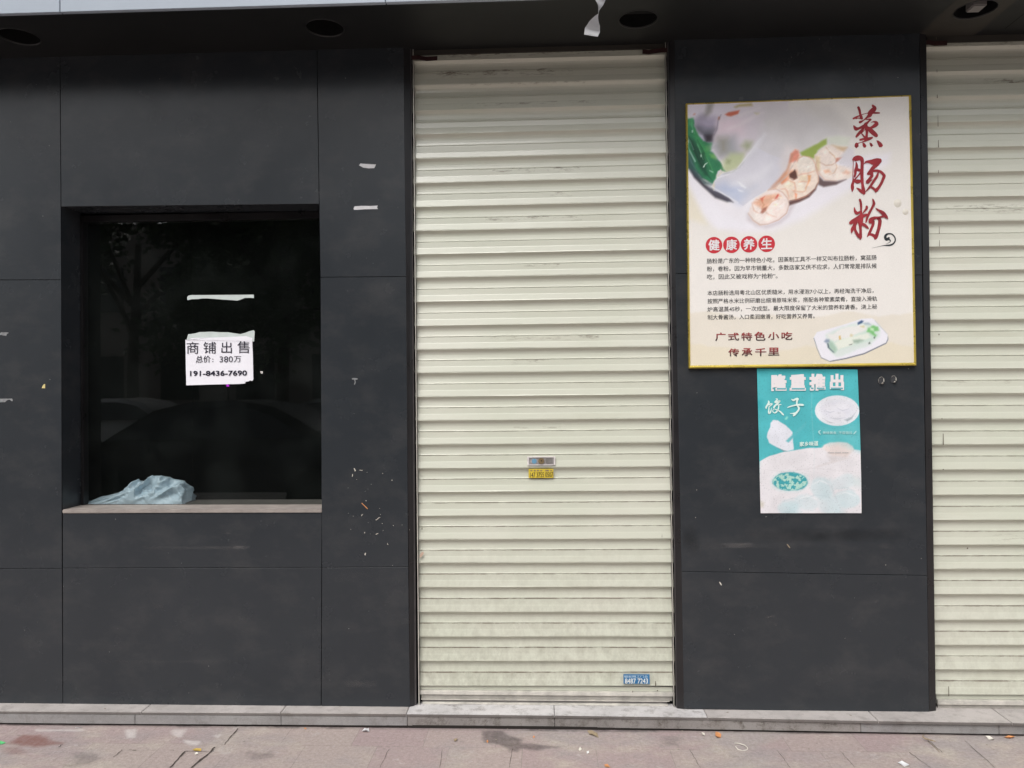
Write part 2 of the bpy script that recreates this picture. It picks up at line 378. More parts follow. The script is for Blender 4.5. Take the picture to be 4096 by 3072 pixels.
b_.add([(-60,-4.8,0),(60,-4.8,0),(60,-1.2,0),(-60,-1.2,0)],[(0,1,2,3)])
o=b_.build('pavement',gm); o['kind']='structure'
b_=MB(); b_.box((-60,-4.95,-0.14),(60,-4.802,0.004),0,0.006); o=b_.build('kerb',pmat('kerb_stone',(0.33,0.32,0.31,1),0.8,0.3,var=0.2,vscale=5)); o['kind']='structure'
b_=MB(); b_.add([(-200,-14,-0.13),(200,-14,-0.13),(200,-4.9,-0.13),(-200,-4.9,-0.13)],[(0,1,2,3)])
o=b_.build('road',pmat('pale_bounce_road',(0.17,0.165,0.155,1),0.85,0.3,var=0.2,vscale=3)); o['kind']='structure'  # road colour raised to bounce light up to the shutter tops
b_=MB(); b_.add([(-200,-200,-0.01),(200,-200,-0.01),(200,-14,-0.01),(-200,-14,-0.01)],[(0,1,2,3)]); b_.box((-200,-14.15,-0.2),(200,-14.0,-0.006))
o=b_.build('far_pavement',gm); o['kind']='structure'

# ================================================================== granite step
def stone_mat(name, col, warm):
    m=bpy.data.materials.new(name); t,b=nodes(m); L=t.links.new
    tc=t.nodes.new('ShaderNodeTexCoord')
    def N(scale,det,rough=0.65):
        n=t.nodes.new('ShaderNodeTexNoise'); n.inputs['Scale'].default_value=scale; n.inputs['Detail'].default_value=det; n.inputs['Roughness'].default_value=rough
        L(tc.outputs['Object'],n.inputs['Vector']); return n.outputs['Fac']
    def MR(v,a,b_,c,d):
        q=t.nodes.new('ShaderNodeMapRange'); q.inputs['From Min'].default_value=a; q.inputs['From Max'].default_value=b_; q.inputs['To Min'].default_value=c; q.inputs['To Max'].default_value=d
        L(v,q.inputs['Value']); return q.outputs[0]
    def MIX(f,A,B,bt='MIX'):
        q=t.nodes.new('ShaderNodeMix'); q.data_type='RGBA'; q.blend_type=bt
        if isinstance(f,(int,float)): q.inputs['Factor'].default_value=f
        else: L(f,q.inputs['Factor'])
        for k,v in (('A',A),('B',B)):
            if isinstance(v,tuple): q.inputs[k].default_value=v
            else: L(v,q.inputs[k])
        return q.outputs['Result']
    c=MIX(MR(N(6,7),0.42,0.62,0,1),col,tuple(x*0.82 for x in col[:3])+(1,))
    c=MIX(MR(N(19,9,0.78),0.50,0.66,0,warm),c,(0.105,0.088,0.075,1))
    c=MIX(1.0,c,MR(N(300,3),0.3,0.7,0.88,1.12),'MULTIPLY')
    L(c,b.inputs['Base Color']); b.inputs['Roughness'].default_value=0.6; b.inputs['Specular IOR Level'].default_value=0.4
    return m
ZS=0.060
M['tread']=stone_mat('tread_stone',(0.47,0.435,0.415,1),0.35)
M['tread_edge']=stone_mat('tread_lip_shade',(0.17,0.155,0.145,1),0.5)  # dark colour paints the shadow on the tread's front lip
M['tread_white']=stone_mat('white_tile',(0.59,0.57,0.565,1),0.60)
M['riser']=stone_mat('riser_stone',(0.30,0.29,0.285,1),0.40)
M['riser_dirty']=stone_mat('riser_stone_dirty',(0.285,0.265,0.25,1),0.95)
step=empty('stone_step',(0,-0.04,0),'long low grey stone step running under both shutters and the dark wall','step')
def fx(px,py,z): return G(px,py,z).x
tre=[-1500,-900,-300,562,1122,1627,2217,2821,3480,3990,4600,5200,5800]
yf=-0.070
def bow(mb, xs_, ds_):
    for v in mb.v:
        if v.y<0: v.y += float(np.interp(v.x,xs_,ds_))
for i in range(len(tre)-1):
    a=G(tre[i],2850,ZS).x+0.0012; c=G(tre[i+1],2850,ZS).x-0.0012
    b_=MB(); b_.box((a,yf,ZS-0.012),(c,0.30,ZS),0,0.0016)
    b_.add([(a+0.001,yf-0.0006,ZS-0.011),(c-0.001,yf-0.0006,ZS-0.011),(c-0.001,yf-0.0006,ZS-0.0015),(a+0.001,yf-0.0006,ZS-0.0015)],[(0,1,2,3)],1)
    bow(b_,[-2.34,-0.58,0.42,1.6],[-0.014,0,0,-0.030]); b_.build('tread_slab',[M['tread_white'] if tre[i] in (1627,2217) else M['tread'],M['tread_edge']],step)
ris=[-1500,-900,-300,540,1122,1627,2219,3442,3990,4600,5200,5800]
for i in range(len(ris)-1):
    a=P(ris[i],2885,-0.08).x+0.001; c=P(ris[i+1],2885,-0.08).x-0.001
    b_=MB(); b_.box((a,-0.064,0.009),(c,-0.02,ZS-0.0125),0,0.001)
    bow(b_,[-2.34,-0.58,0.42,1.6],[-0.022,-0.004,0,-0.026]); b_.build('riser_slab',M['riser_dirty'] if ris[i] in (1627,2219) else M['riser'],step)
b_=MB(); b_.box((-4.2,-0.056,-0.02),(4.2,-0.02,0.012)); bow(b_,[-2.34,-0.58,0.42,1.6],[-0.012,-0.004,0,-0.012]); b_.build('mortar_bed',pmat('mortar_dark',(0.03,0.026,0.024,1),0.9,0.1),step)

# ================================================================== left facade wall with its window
def quad(x0t,y0,x1t,y0r,x1b,y1r,x0b,y1,y=0.0): return [P(x0t,y0,y),P(x1t,y0r,y),P(x1b,y1r,y),P(x0b,y1,y)]
wall=empty('panel_wall',(-1.5,0,ZS),'dark charcoal panel wall with the recessed shop window, left of the shutter','wall')
g=0.9    # half seam, photo px
TOP=-40  # panels run up behind the soffit
panels=[
 # TL, TR, BR, BL
 ([(-1400,TOP),(238-g,TOP),(245-g,1119-g),(-1400,1124-g)]),
 ([(-1400,1124+g),(245-g,1119+g),(248-g,2274-g),(-1400,2277-g)]),
 ([(-1400,2277+g),(248-g,2274+g),(251-g,2819),(-1400,2816)]),
 ([(238+g,TOP),(1264-g,TOP),(1276.5-g,815),(244+g,826)]),
 ([(250+g,2054),(1287.5-g,2044),(1286.5-g,2270-g),(250+g,2273-g)]),
 ([(250+g,2273+g),(1286.5-g,2270+g),(1284.5-g,2824),(251+g,2819)]),
 ([(1264+g,TOP),(1612,TOP),(1624,1106-g),(1281+g,1109-g)]),
 ([(1281+g,1109+g),(1624,1106+g),(1633,2268-g),(1287+g,2270-g)]),
 ([(1287+g,2270+g),(1633,2268+g),(1640,2828),(1285+g,2824)]),
]
for q in panels:
    b_=MB(); b_.slab([P(*p,0.0) for p in q],0.018,0.0009); b_.build('wall_panel',M['panel'],wall)
# substrate behind the joints, with the window opening left free
b_=MB()
zt=2.905; x0=P(250,1500).x; x1=P(1281,1500).x; zb=P(800,2050).z; zw=P(800,820).z
b_.box((-4.2,0.0185,ZS),(x0-0.012,0.14,3.2)); b_.box((x1+0.012,0.0185,ZS),(P(1636,1500).x,0.14,3.2)); b_.box((x0-0.0119,0.0186,ZS),(x1+0.0119,0.139,zb-0.04)); b_.box((x0-0.0119,0.0186,zw+0.012),(x1+0.0119,0.139,3.2))
b_.build('wall_core',M['core'],wall)
# corner trim beside the shutter
def strip(name, xa_t, xb_t, xa_b, xb_b, yt, yb, ya, yb2, mat, parent, depth=0.05):
    q=[P(xa_t,yt,ya),P(xb_t,yt,yb2),P(xb_b,yb,yb2),P(xa_b,yb,ya)]
    vv=q+[p+Vector((0,depth,0)) for p in q]
    return mesh(name,vv,[(3,2,1,0),(0,1,5,4),(1,2,6,5),(2,3,7,6),(3,0,4,7),(4,5,6,7)],mat,parent)
strip('corner_trim',1612.5,1640,1640.5,1658,TOP,2829,0.001,0.012,M['trim'],wall)
# window: reveals, frame, glass, sill
win=mesh('window',[],[],None,wall)
TLf,TRf,BRf,BLf=P(246,826),P(1276,815),P(1288,2043),P(250,2054)
YG=0.145
def back(p,y=YG): return Vector((p.x,y,p.z))
b_=MB(); e=Vector((0.0015,0,0))
for a,c in ((TLf,BLf),(BRf,TRf),(TRf,TLf)):
    b_.add([a+Vector((0,0.0012,0)),c+Vector((0,0.0012,0)),back(c),back(a)],[(0,1,2,3)])
b_.build('reveal',M['panel'],win)
fr=MB(); xl,xr,zt_,zb_=BLf.x+0.001,BRf.x-0.001,TRf.z-0.001,BRf.z+0.006
FW=0.030
fr.box((xl,YG-0.012,zb_),(xl+0.012,YG+0.03,zt_),0,0.0015); fr.box((xr-0.012,YG-0.012,zb_),(xr,YG+0.03,zt_),0,0.0015)
fr.box((xl+0.0122,YG-0.012,zt_-FW),(xr-0.0122,YG+0.03,zt_),0,0.0015)
fr.build('frame',M['trim'],win)
def glass_mat():
    m=bpy.data.materials.new('window_glass'); m.use_nodes=True; t=m.node_tree; t.nodes.clear(); L=t.links.new
    out=t.nodes.new('ShaderNodeOutputMaterial'); mx=t.nodes.new('ShaderNodeMixShader'); tr=t.nodes.new('ShaderNodeBsdfTransparent'); gl=t.nodes.new('ShaderNodeBsdfGlossy')
    lw=t.nodes.new('ShaderNodeLayerWeight'); pw=t.nodes.new('ShaderNodeMath'); pw.operation='POWER'; pw.inputs[1].default_value=5.0; L(lw.outputs['Facing'],pw.inputs[0])
    mu=t.nodes.new('ShaderNodeMath'); mu.operation='MULTIPLY_ADD'; mu.inputs[1].default_value=0.9; mu.inputs[2].default_value=0.075; mu.use_clamp=True; L(pw.outputs[0],mu.inputs[0])
    gl.inputs['Roughness'].default_value=0.014; tr.inputs['Color'].default_value=(0.86,0.88,0.87,1)
    L(mu.outputs[0],mx.inputs['Fac']); L(tr.outputs[0],mx.inputs[1]); L(gl.outputs[0],mx.inputs[2])
    df=t.nodes.new('ShaderNodeBsdfDiffuse'); df.inputs['Color'].default_value=(0.44,0.52,0.48,1); m2=t.nodes.new('ShaderNodeMixShader')
    tc=t.nodes.new('ShaderNodeTexCoord'); n=t.nodes.new('ShaderNodeTexNoise'); n.inputs['Scale'].default_value=5; n.inputs['Detail'].default_value=8
    L(tc.outputs['Object'],n.inputs['Vector']); mr=t.nodes.new('ShaderNodeMapRange'); mr.inputs['From Min'].default_value=0.45; mr.inputs['From Max'].default_value=0.8; mr.inputs['To Min'].default_value=0.006; mr.inputs['To Max'].default_value=0.022
    L(n.outputs['Fac'],mr.inputs['Value']); L(mr.outputs[0],m2.inputs['Fac']); L(mx.outputs[0],m2.inputs[1]); L(df.outputs[0],m2.inputs[2]); L(m2.outputs[0],out.inputs['Surface'])
    return m
b_=MB(); b_.add([(xl+0.006,YG+0.003,zb_+0.0005),(xr-0.006,YG+0.003,zb_+0.0005),(xr-0.006,YG+0.003,zt_-0.01),(xl+0.006,YG+0.003,zt_-0.01)],[(0,1,2,3)]); b_.build('pane',glass_mat(),win)
b_=MB(); sf=0.002
zsl,zsr=P(252,2050).z,P(1288,2040).z
b_.box((xl-0.001,-0.003,zb_-0.016),(xr+0.001,YG-0.002,zb_+0.001),0,0.003); b_.box((xl,YG-0.001,zb_-0.016),(xr,0.31,zb_+0.0004),1,0.002)
b_.build('sill',[M['sill'],pmat('sill_inner',(0.060,0.060,0.052,1),0.7,0.3,var=0.2,vscale=14)],win)
# the dark empty room behind the glass
b_=MB()
X0,X1=-3.4,0.2
b_.add([(X0,0.14,0.0),(X1,0.14,0.0),(X1,4,0.0),(X0,4,0.0),(X0,0.14,3.2),(X1,0.14,3.2),(X1,4,3.2),(X0,4,3.2)],[(0,1,2,3),(7,6,5,4),(2,6,7,3),(0,3,7,4),(1,5,6,2)])
o=b_.build('room_interior',M['room']); o['kind']='structure'

# ================================================================== pillar between the shutters
pil=empty('panel_pillar',(1.1,0,ZS),'dark charcoal panelled pillar between the two shutters, carrying the food posters','pillar')
for q in [[(2697,TOP),(3676,TOP),(3689,1100-g),(2702,1094-g)],[(2702,1094+g),(3689,1100+g),(3709,2302-g),(2726,2286-g)],[(2726,2286+g),(3709,2302+g),(3717,2857),(2736,2834)]]:
    b_=MB(); b_.slab([P(*p,0.0) for p in q],0.018,0.0009); b_.build('wall_panel',M['panel'],pil)
strip('corner_trim',2672,2696.5,2708,2735.5,TOP,2834,0.012,0.001,M['trim'],pil)
strip('corner_trim',3676.5,3702,3717.5,3744,TOP,2858,0.001,0.012,M['trim'],pil)
b_=MB(); b_.box((P(2712,1500,0.02).x,0.0185,ZS),(P(3708,1500,0.02).x,0.14,3.2)); b_.build('wall_core',M['core'],pil)

# ================================================================== canopy with downlight holes
ZSO=2.908
can=empty('canopy',(0,-0.2,ZSO),'shallow black canopy with pale blue grey fascia and round downlight holes over the shopfront','canopy')
holes=[]
for (px,py,kind) in [(68,140,0),(1302,115,0),(2553,76,1),(3925,18,2)]:
    c=G(px,py,ZSO); holes.append((c.x,-0.195,kind))
R=0.076
b_=MB(); y0,y1=-0.372,0.30
xsb=[-4.6]
for hx,hy,k in holes: xsb += [hx-0.12,hx+0.12]
xsb.append(4.4)
XW=P(3700,135).x
def sof(a,c,ya,yb,mi=0): b_.add([(a,ya,ZSO),(a,yb,ZSO),(c,yb,ZSO),(c,ya,ZSO)],[(0,1,2,3)],mi)
for i in range(len(xsb)-1):
    a,c=xsb[i],xsb[i+1]
    if i%2==0:
        if a<XW<c: sof(a,XW,y0,y1); sof(XW,c,y0,y1,1)
        else: sof(a,c,y0,y1)
    else:
        hx,hy,k=holes[i//2]; mi=1 if hx>XW else 0
        sof(a,c,y0,hy-0.12,mi); sof(a,c,hy+0.12,y1,mi)
        n=32; ring=[]; sq=[]
        for j in range(n):
            th=2*math.pi*j/n; ca,sa=math.cos(th),math.sin(th); ring.append((hx+R*ca,hy+R*sa,ZSO)); s=0.12/max(abs(ca),abs(sa)); sq.append((hx+s*ca,hy+s*sa,ZSO))
        b_.add(ring+sq,[(j,(j+1)%n,n+(j+1)%n,n+j) for j in range(n)],mi)
b_.build('soffit',[M['soffit'],M['soffit_warm']],can)
for hx,hy,k in holes:
    n=32; vv=[]; ff=[]
    for z in (0.0,0.11):
        for j in range(n): th=2*math.pi*j/n; vv.append((hx+R*math.cos(th),hy+R*math.sin(th),ZSO+z))
    ff=[(j,(j+1)%n,n+(j+1)%n,n+j) for j in range(n)]; ff.append(tuple(range(n,2*n)))
    dl=mesh('downlight_recess',vv,ff,M['hole'],can,True)
    vv=[]; ff=[]
    for r_,z in ((R-0.0005,0.004),(R-0.0005,-0.0015),(R+0.003,-0.0015),(R+0.003,0.001)):
        for j in range(n): th=2*math.pi*j/n; vv.append((hx+r_*math.cos(th),hy+r_*math.sin(th),ZSO+z))
    for q in range(3): ff += [(q*n+j,q*n+(j+1)%n,(q+1)*n+(j+1)%n,(q+1)*n+j) for j in range(n)]
    mesh('rim',vv,ff,M['rim'],dl,True)
    if k==2:
        b_=MB(); b_.box((hx-0.012,hy-0.01,ZSO+0.012),(hx+0.042,hy+0.05,ZSO+0.05),0,0.004); b_.build('junction_box',pmat('box_grey',(0.22,0.21,0.20,1),0.6,0.3),dl)
    if k==1:
        b_=MB(); b_.box((hx-0.068,hy-0.012,ZSO+0.035),(hx+0.068,hy+0.03,ZSO+0.05),0,0.002); b_.build('crossbar',pmat('bar_dark',(0.007,0.007,0.007,1),0.6,0.3),dl)
fs=[P(-2000,10,-0.372).x,P(252,10,-0.372).x,P(1546,10,-0.372).x,P(2900,10,-0.372).x,P(6200,10,-0.372).x]
for i in range(4):
    b_=MB(); b_.box((fs[i]+0.0015,-0.392,ZSO-0.002),(fs[i+1]-0.0015,-0.3725,ZSO+1.0),0,0.0015); b_.build('fascia_panel',M['fascia'],can)
b_=MB(); b_.box((-4.6,-0.372,ZSO+0.13),(4.4,0.5,ZSO+1.0)); b_.build('roof_light_blocker',M['core'],can)  # unseen roof box added to block light from above
# shutter headers
b_=MB(); b_.box((P(1640,190,0.05).x,0.03,2.888),(P(2690,170,0.05).x,0.2,2.9075)); b_.build('header_strip',M['soffit_warm'],can)
b_=MB(); b_.box((P(3700,140,0.05).x,0.03,2.880),(4.2,0.2,2.9075)); b_.build('header_strip',M['soffit_warm'],can)
# a thin joint across the warm soffit board at the right
b_=MB(); a=G(4096,55,ZSO-0.001); c=G(4020,115,ZSO-0.001); d=(c-a).normalized(); n_=Vector((-d.y,d.x,0))*0.0012
b_.add([a-d*0.3+n_,a-d*0.3-n_,c-n_,c+n_],[(0,1,2,3)]); b_.build('soffit_joint',M['hole'],can)
# hanging twist of plastic film
def ribbon(name, secs, mat, parent=None, thick=0.0):
    vv=[]; ff=[]
    for (p,hw) in secs: vv += [p-hw,p+hw]
    for i in range(len(secs)-1): ff.append((2*i,2*i+1,2*i+3,2*i+2))
    o_=mesh(name,vv,ff,mat,parent,True); return o_
def film_mat():
    m=bpy.data.materials.new('plastic_film'); t,b=nodes(m); b.inputs['Base Color'].default_value=(0.72,0.72,0.74,1); b.inputs['Roughness'].default_value=0.22
    tl=t.nodes.new('ShaderNodeBsdfTranslucent'); tl.inputs['Color'].default_value=(0.75,0.75,0.77,1); tr=t.nodes.new('ShaderNodeBsdfTransparent')
    m1=t.nodes.new('ShaderNodeMixShader'); m1.inputs[0].default_value=0.35; m2=t.nodes.new('ShaderNodeMixShader'); m2.inputs[0].default_value=0.30
    o_=t.nodes['Material Output']; t.links.new(b.outputs[0],m1.inputs[1]); t.links.new(tl.outputs[0],m1.inputs[2]); t.links.new(m1.outputs[0],m2.inputs[1]); t.links.new(tr.outputs[0],m2.inputs[2]); t.links.new(m2.outputs[0],o_.inputs['Surface'])
    return m
M['film']=film_mat()
secs=[]
yr=-0.41
key=[(2402,-60,24,0.2),(2400,-10,22,0.1),(2398,10,17,0.6),(2395,35,9,1.4),(2393,58,4,1.6),(2386,74,11,0.9),(2378,95,22,0.35),(2370,118,29,0.1),(2363,146,25,0.0)]
for i in range(len(key)-1):
    for j in range(6):
        t=j/6; a=[lerp(key[i][q],key[i+1][q],t) for q in range(4)]
        p=P(a[0],a[1],yr); hw=a[2]*1.05/FPX*2.9; ang=a[3]
        secs.append((p+Vector((0,0.003*math.sin((i+j/6)*1.1),0)),Vector((hw*math.cos(ang*0.9),hw*math.sin(ang)+0.002,-0.20*hw))))
o=ribbon('plastic_strip',secs,M['film']); tag(o,'twisted strip of clear white plastic film dangling from the canopy above the shutter','plastic film')
bm=bmesh.new(); bm.from_mesh(o.data); bmesh.ops.subdivide_edges(bm,edges=bm.edges[:],cuts=2)
for v in bm.verts: v.co += Vector((0,0.006*noise.noise(v.co*38),0.0))
bm.to_mesh(o.data); bm.free()

# ================================================================== roller shutters
def shutter_mat():
    m=bpy.data.materials.new('shutter_cream'); t,b=nodes(m); L=t.links.new
    tc=t.nodes.new('ShaderNodeTexCoord')
    def N(scale,det,rough=0.65,sc_=(1,1,1)):
        mp=t.nodes.new('ShaderNodeMapping'); mp.inputs['Scale'].default_value=sc_; L(tc.outputs['Object'],mp.inputs['Vector'])
        n=t.nodes.new('ShaderNodeTexNoise'); n.inputs['Scale'].default_value=scale; n.inputs['Detail'].default_value=det; n.inputs['Roughness'].default_value=rough
        L(mp.outputs[0],n.inputs['Vector']); return n.outputs['Fac']
    def MR(v,a,b_,c,d):
        q=t.nodes.new('ShaderNodeMapRange'); q.inputs['From Min'].default_value=a; q.inputs['From Max'].default_value=b_; q.inputs['To Min'].default_value=c; q.inputs['To Max'].default_value=d
        L(v,q.inputs['Value']); return q.outputs[0]
    def MUL(a,b2):
        q=t.nodes.new('ShaderNodeMath'); q.operation='MULTIPLY'; q.use_clamp=True; L(a,q.inputs[0]); L(b2,q.inputs[1]); return q.outputs[0]
    def MIX(f,A,B,bt='MIX'):
        q=t.nodes.new('ShaderNodeMix'); q.data_type='RGBA'; q.blend_type=bt
        if isinstance(f,(int,float)): q.inputs['Factor'].default_value=f
        else: L(f,q.inputs['Factor'])
        for k,v in (('A',A),('B',B)):
            if isinstance(v,tuple): q.inputs[k].default_value=v
            else: L(v,q.inputs[k])
        return q.outputs['Result']
    a=t.nodes.new('ShaderNodeVertexColor'); a.layer_name='wear'; s=t.nodes.new('ShaderNodeSeparateColor'); L(a.outputs['Color'],s.inputs[0])
    c=MIX(MR(N(1.3,4),0.35,0.65,0,1),(0.565,0.580,0.480,1),(0.605,0.605,0.515,1))
    c=MIX(MR(N(7,8,0.7,(0.35,1,2.2)),0.56,0.80,0,0.28),c,(0.42,0.40,0.30,1))
    c=MIX(MUL(s.outputs[0],MR(N(30,7,0.7,(0.45,1,1)),0.36,0.56,0.15,1)),c,(0.115,0.075,0.050,1))
    c=MIX(MUL(s.outputs[1],MR(N(24,8,0.75,(1,1,0.6)),0.40,0.68,0,1)),c,(0.24,0.215,0.165,1))
    c=MIX(MUL(s.outputs[2],MR(N(60,6,0.75,(0.30,1,1.6)),0.50,0.62,0,0.9)),c,(0.13,0.088,0.062,1))
    c=MIX(1.0,c,MR(N(500,2),0.3,0.7,0.96,1.04),'MULTIPLY')
    L(c,b.inputs['Base Color']); L(MR(N(6,5,0.6,(0.4,1,1)),0.3,0.7,0.10,0.22),b.inputs['Roughness']); b.inputs['Specular IOR Level'].default_value=0.55
    return m
M['shutter']=shutter_mat()
YS=0.048
PROF=[(0.0,0.0142,0,0),(0.010,0.0145,0,0),(0.018,0.0138,0,0),(0.075,0.0070,0,0),(0.13,0.0022,0.15,0),(0.19,0.0004,0,0),(0.26,0.0,0,0),(0.36,0.0012,0,0),(0.44,0.0028,0,0),(0.452,0.0034,0.5,0),(0.460,0.0058,0.2,0),(0.474,0.0060,0.3,0),(0.484,0.0036,1,0),(0.496,0.0038,1,0),(0.508,0.0062,0.7,0),(0.53,0.0066,0.12,0),(0.74,0.0088,0,0),(0.765,0.0096,0,0),(0.975,0.0142,0,0)]
def curtain(name, L_, R_, xl, xr, parent, ncol, rust, last_grime, seed):
    """L_/R_: heights (photo px) of every slat lip at the left / right edge; xl/xr: edge x as (top, bottom)"""
    r=np.random.default_rng(seed); rows=[]; wear=[]
    ns=len(L_)-1
    for k in range(ns):
        prof = PROF if k<ns-1 else PROF+[(1.0,0.0142,0,0)]
        lowf=max(0.0,(k-ns*0.30)/(ns*0.70)); jit=r.uniform(-0.0012,0.0012)
        sag=r.uniform(-0.002,0.002)
        for (t,e_,w_,_) in prof:
            row=[]; wr=[]
            for c in range(ncol+1):
                u=c/ncol
                y0=lerp(L_[k],R_[k],u); y1=lerp(L_[k+1],R_[k+1],u)
                py0=y0; frac=((y0+y1)/2-L_[0])/(L_[-1]-L_[0])
                px=lerp(lerp(xl[0],xl[1],frac),lerp(xr[0],xr[1],frac),u)
                A=P(px,y0,YS-0.0145); B=P(px,y1,YS-0.0145)
                z=lerp(A.z,B.z,t); x=lerp(A.x,B.x,t)
                wob=0.0011*noise.noise(Vector((x*2.3,k*0.37+seed,t*0.6)))+0.0005*noise.noise(Vector((x*11,k*0.9,seed)))
                wz=0.0008*noise.noise(Vector((x*1.1+k*3.1,seed*2.0,0)))
                row.append((x,YS-e_-jit*0.5+wob+sag*0.2*math.sin(u*math.pi),z+wz))
                rr=0.0
                for (kk,t0,t1,u0,u1,st_) in rust:
                    if kk==k and t0<=t<=t1 and u0-0.02<=u<=u1+0.02: rr=max(rr,st_)
                seamw=w_*(0.06+1.0*lowf)
                gr_=last_grime*(max(0,lowf-0.62)/0.38)*(1.0 if t>0.5 else 0.5)
                wr.append((min(seamw,1),gr_,rr))
            rows.append(row); wear.append(wr)
    Pn=np.array(rows).reshape(-1,3); W=np.array(wear).reshape(-1,3)
    o_=grid_mesh(name,Pn,ncol+1,len(rows),M['shutter'],parent,False)
    set_attr(o_,'wear',W)
    return o_
Lm=[150,244,342,442,537,635,732,827,922.6,1016,1110,1206,1302,1397,1491,1586,1681,1777,1872,1967,2062,2157,2250.7,2347,2446,2544.7,2641.6,2743]
def offs(y):
    pts=[(100,-27),(732,-26),(922,-21),(1400,-13),(1650,-10),(2062,-6.4),(2157,-4.5),(2446,0),(2743,0)]
    return float(np.interp(y,[p[0] for p in pts],[p[1] for p in pts]))
Rm=[y+offs(y) for y in Lm]
rust=[(1,0.44,0.60,0.12,0.62,1.0),(0,0.70,0.80,0.12,0.80,0.9),(2,0.76,0.9,0.22,0.70,0.7),(2,0,0.02,0.25,0.66,0.8),(5,0.47,0.53,0.33,0.46,1.0),(5,0.47,0.55,0.55,0.63,1.0),(6,0.50,0.60,0.32,0.37,0.8),(6,0.50,0.62,0.56,0.62,0.9),(7,0.47,0.53,0.30,0.64,0.8),
      (8,0.54,0.60,0.34,0.60,0.7),(9,0.5,0.53,0.45,0.55,0.7),(12,0.5,0.56,0.30,0.70,0.7),(13,0.5,0.53,0.4,0.5,0.6),(16,0.3,0.36,0.40,0.55,0.4)]
sh=empty('roller_shutter',(0,YS,ZS),'closed cream roller shutter with the lock, between the window wall and the pillar','shutter')
curtain('curtain',Lm,Rm,(1645,1673),(2667,2703),sh,120,rust,0.6,3)
def guide(parent, xs_t, xs_b, yt, yb, mirror=False):
    """side channel: flange, dark slot, bright lip"""
    gmb=MB()
    n=len(xs_t)
    dep=[0.016,0.018,0.046,0.020,0.020]
    tops=[P(x,yt,d) for x,d in zip(xs_t,dep)]; bots=[P(x,yb,d) for x,d in zip(xs_b,dep)]
    for i in range(n-1):
        gmb.add([bots[i],bots[i+1],tops[i+1],tops[i]],[(0,1,2,3)],[0,1,1,2][i])
    gmb.add([tops[-1],bots[-1],bots[-1]+Vector((0,0.03,0)),tops[-1]+Vector((0,0.03,0))],[(0,1,2,3)],0)
    return gmb.build('guide_rail',[M['alu_dark'],M['slot'],M['alu_bright']],parent)
guide(sh,[1638,1645,1648,1650.5,1653],[1657,1666,1671,1674.5,1678],150,2824)
guide(sh,[2672,2668.5,2665,2663,2661],[2711,2704,2700,2697.5,2695],150,2834)
# bottom bar: stepped aluminium profile
def zP(py,x=2180,y=YS): return P(x,py,y).z
bxl,bxr=P(1686,2780,YS).x,P(2686,2790,YS).x
b_=MB()
b_.box((P(1679,2750,YS).x,YS-0.003,zP(2760)),(P(2697,2750,YS).x,YS+0.006,zP(2742)),3)
b_.box((P(1679,2770,YS).x,YS-0.016,zP(2777)),(P(2697,2770,YS).x,YS+0.004,zP(2761)),0,0.002)
b_.box((bxl,YS-0.008,zP(2796)),(bxr+0.002,YS+0.004,zP(2778)),1)
b_.box((bxl,YS-0.012,zP(2798.5)),(bxr-0.01,YS+0.004,zP(2796.5)),0)
b_.box((bxl+0.004,YS-0.006,zP(2807)),(bxr-0.02,YS+0.004,zP(2799)),2)
b_.box((bxl+0.006,YS-0.018,zP(2815)),(bxr-0.018,YS+0.004,zP(2808)),0,0.0015)
M['alu_bar']=pmat('bar_aluminium',(0.19,0.175,0.17,1),0.5,0.4,var=0.25,vscale=25)
M['alu_mid']=pmat('grey_aluminium',(0.38,0.36,0.325,1),0.5,0.5,0.2,var=0.25,vscale=18)
M['alu_low']=pmat('worn_aluminium',(0.60,0.575,0.52,1),0.45,0.5,0.2,var=0.25,vscale=18)
b_.build('bottom_bar',[M['alu_low'],M['alu_mid'],M['alu_bar'],M['shutter']],sh)
b_=MB(); b_.box((P(1660,2800,0.07).x,0.062,ZS),(P(2705,2800,0.07).x,0.10,zP(2740))); b_.build('shutter_back',M['core'],sh)
# maroon stop straps at the top corners
def strap(pts, hw, y, parent):
    fr_=[P(a,b2,y) for a,b2 in pts]; h=hw/FPX*3.3
    vv=[]; ff=[]
    for p in fr_: vv += [p+Vector((0,0,h)),p-Vector((0,0,h)),p+Vector((0,0.004,-h)),p+Vector((0,0.004,h))]
    for i in range(len(fr_)-1):
        for j in range(4): ff.append((4*i+j,4*i+(j+1)%4,4*i+4+(j+1)%4,4*i+4+j))
    ff += [(3,2,1,0),tuple(4*(len(fr_)-1)+j for j in range(4))]
    mesh('stop_strap',vv,ff,M['strap'],parent)
strap([(1646,231),(1675,230),(1705,235),(1725,234),(1749,232)],8.2,0.018,sh)
strap([(2570,206),(2595,208),(2620,204),(2645,201),(2672,200)],8.2,0.018,sh)
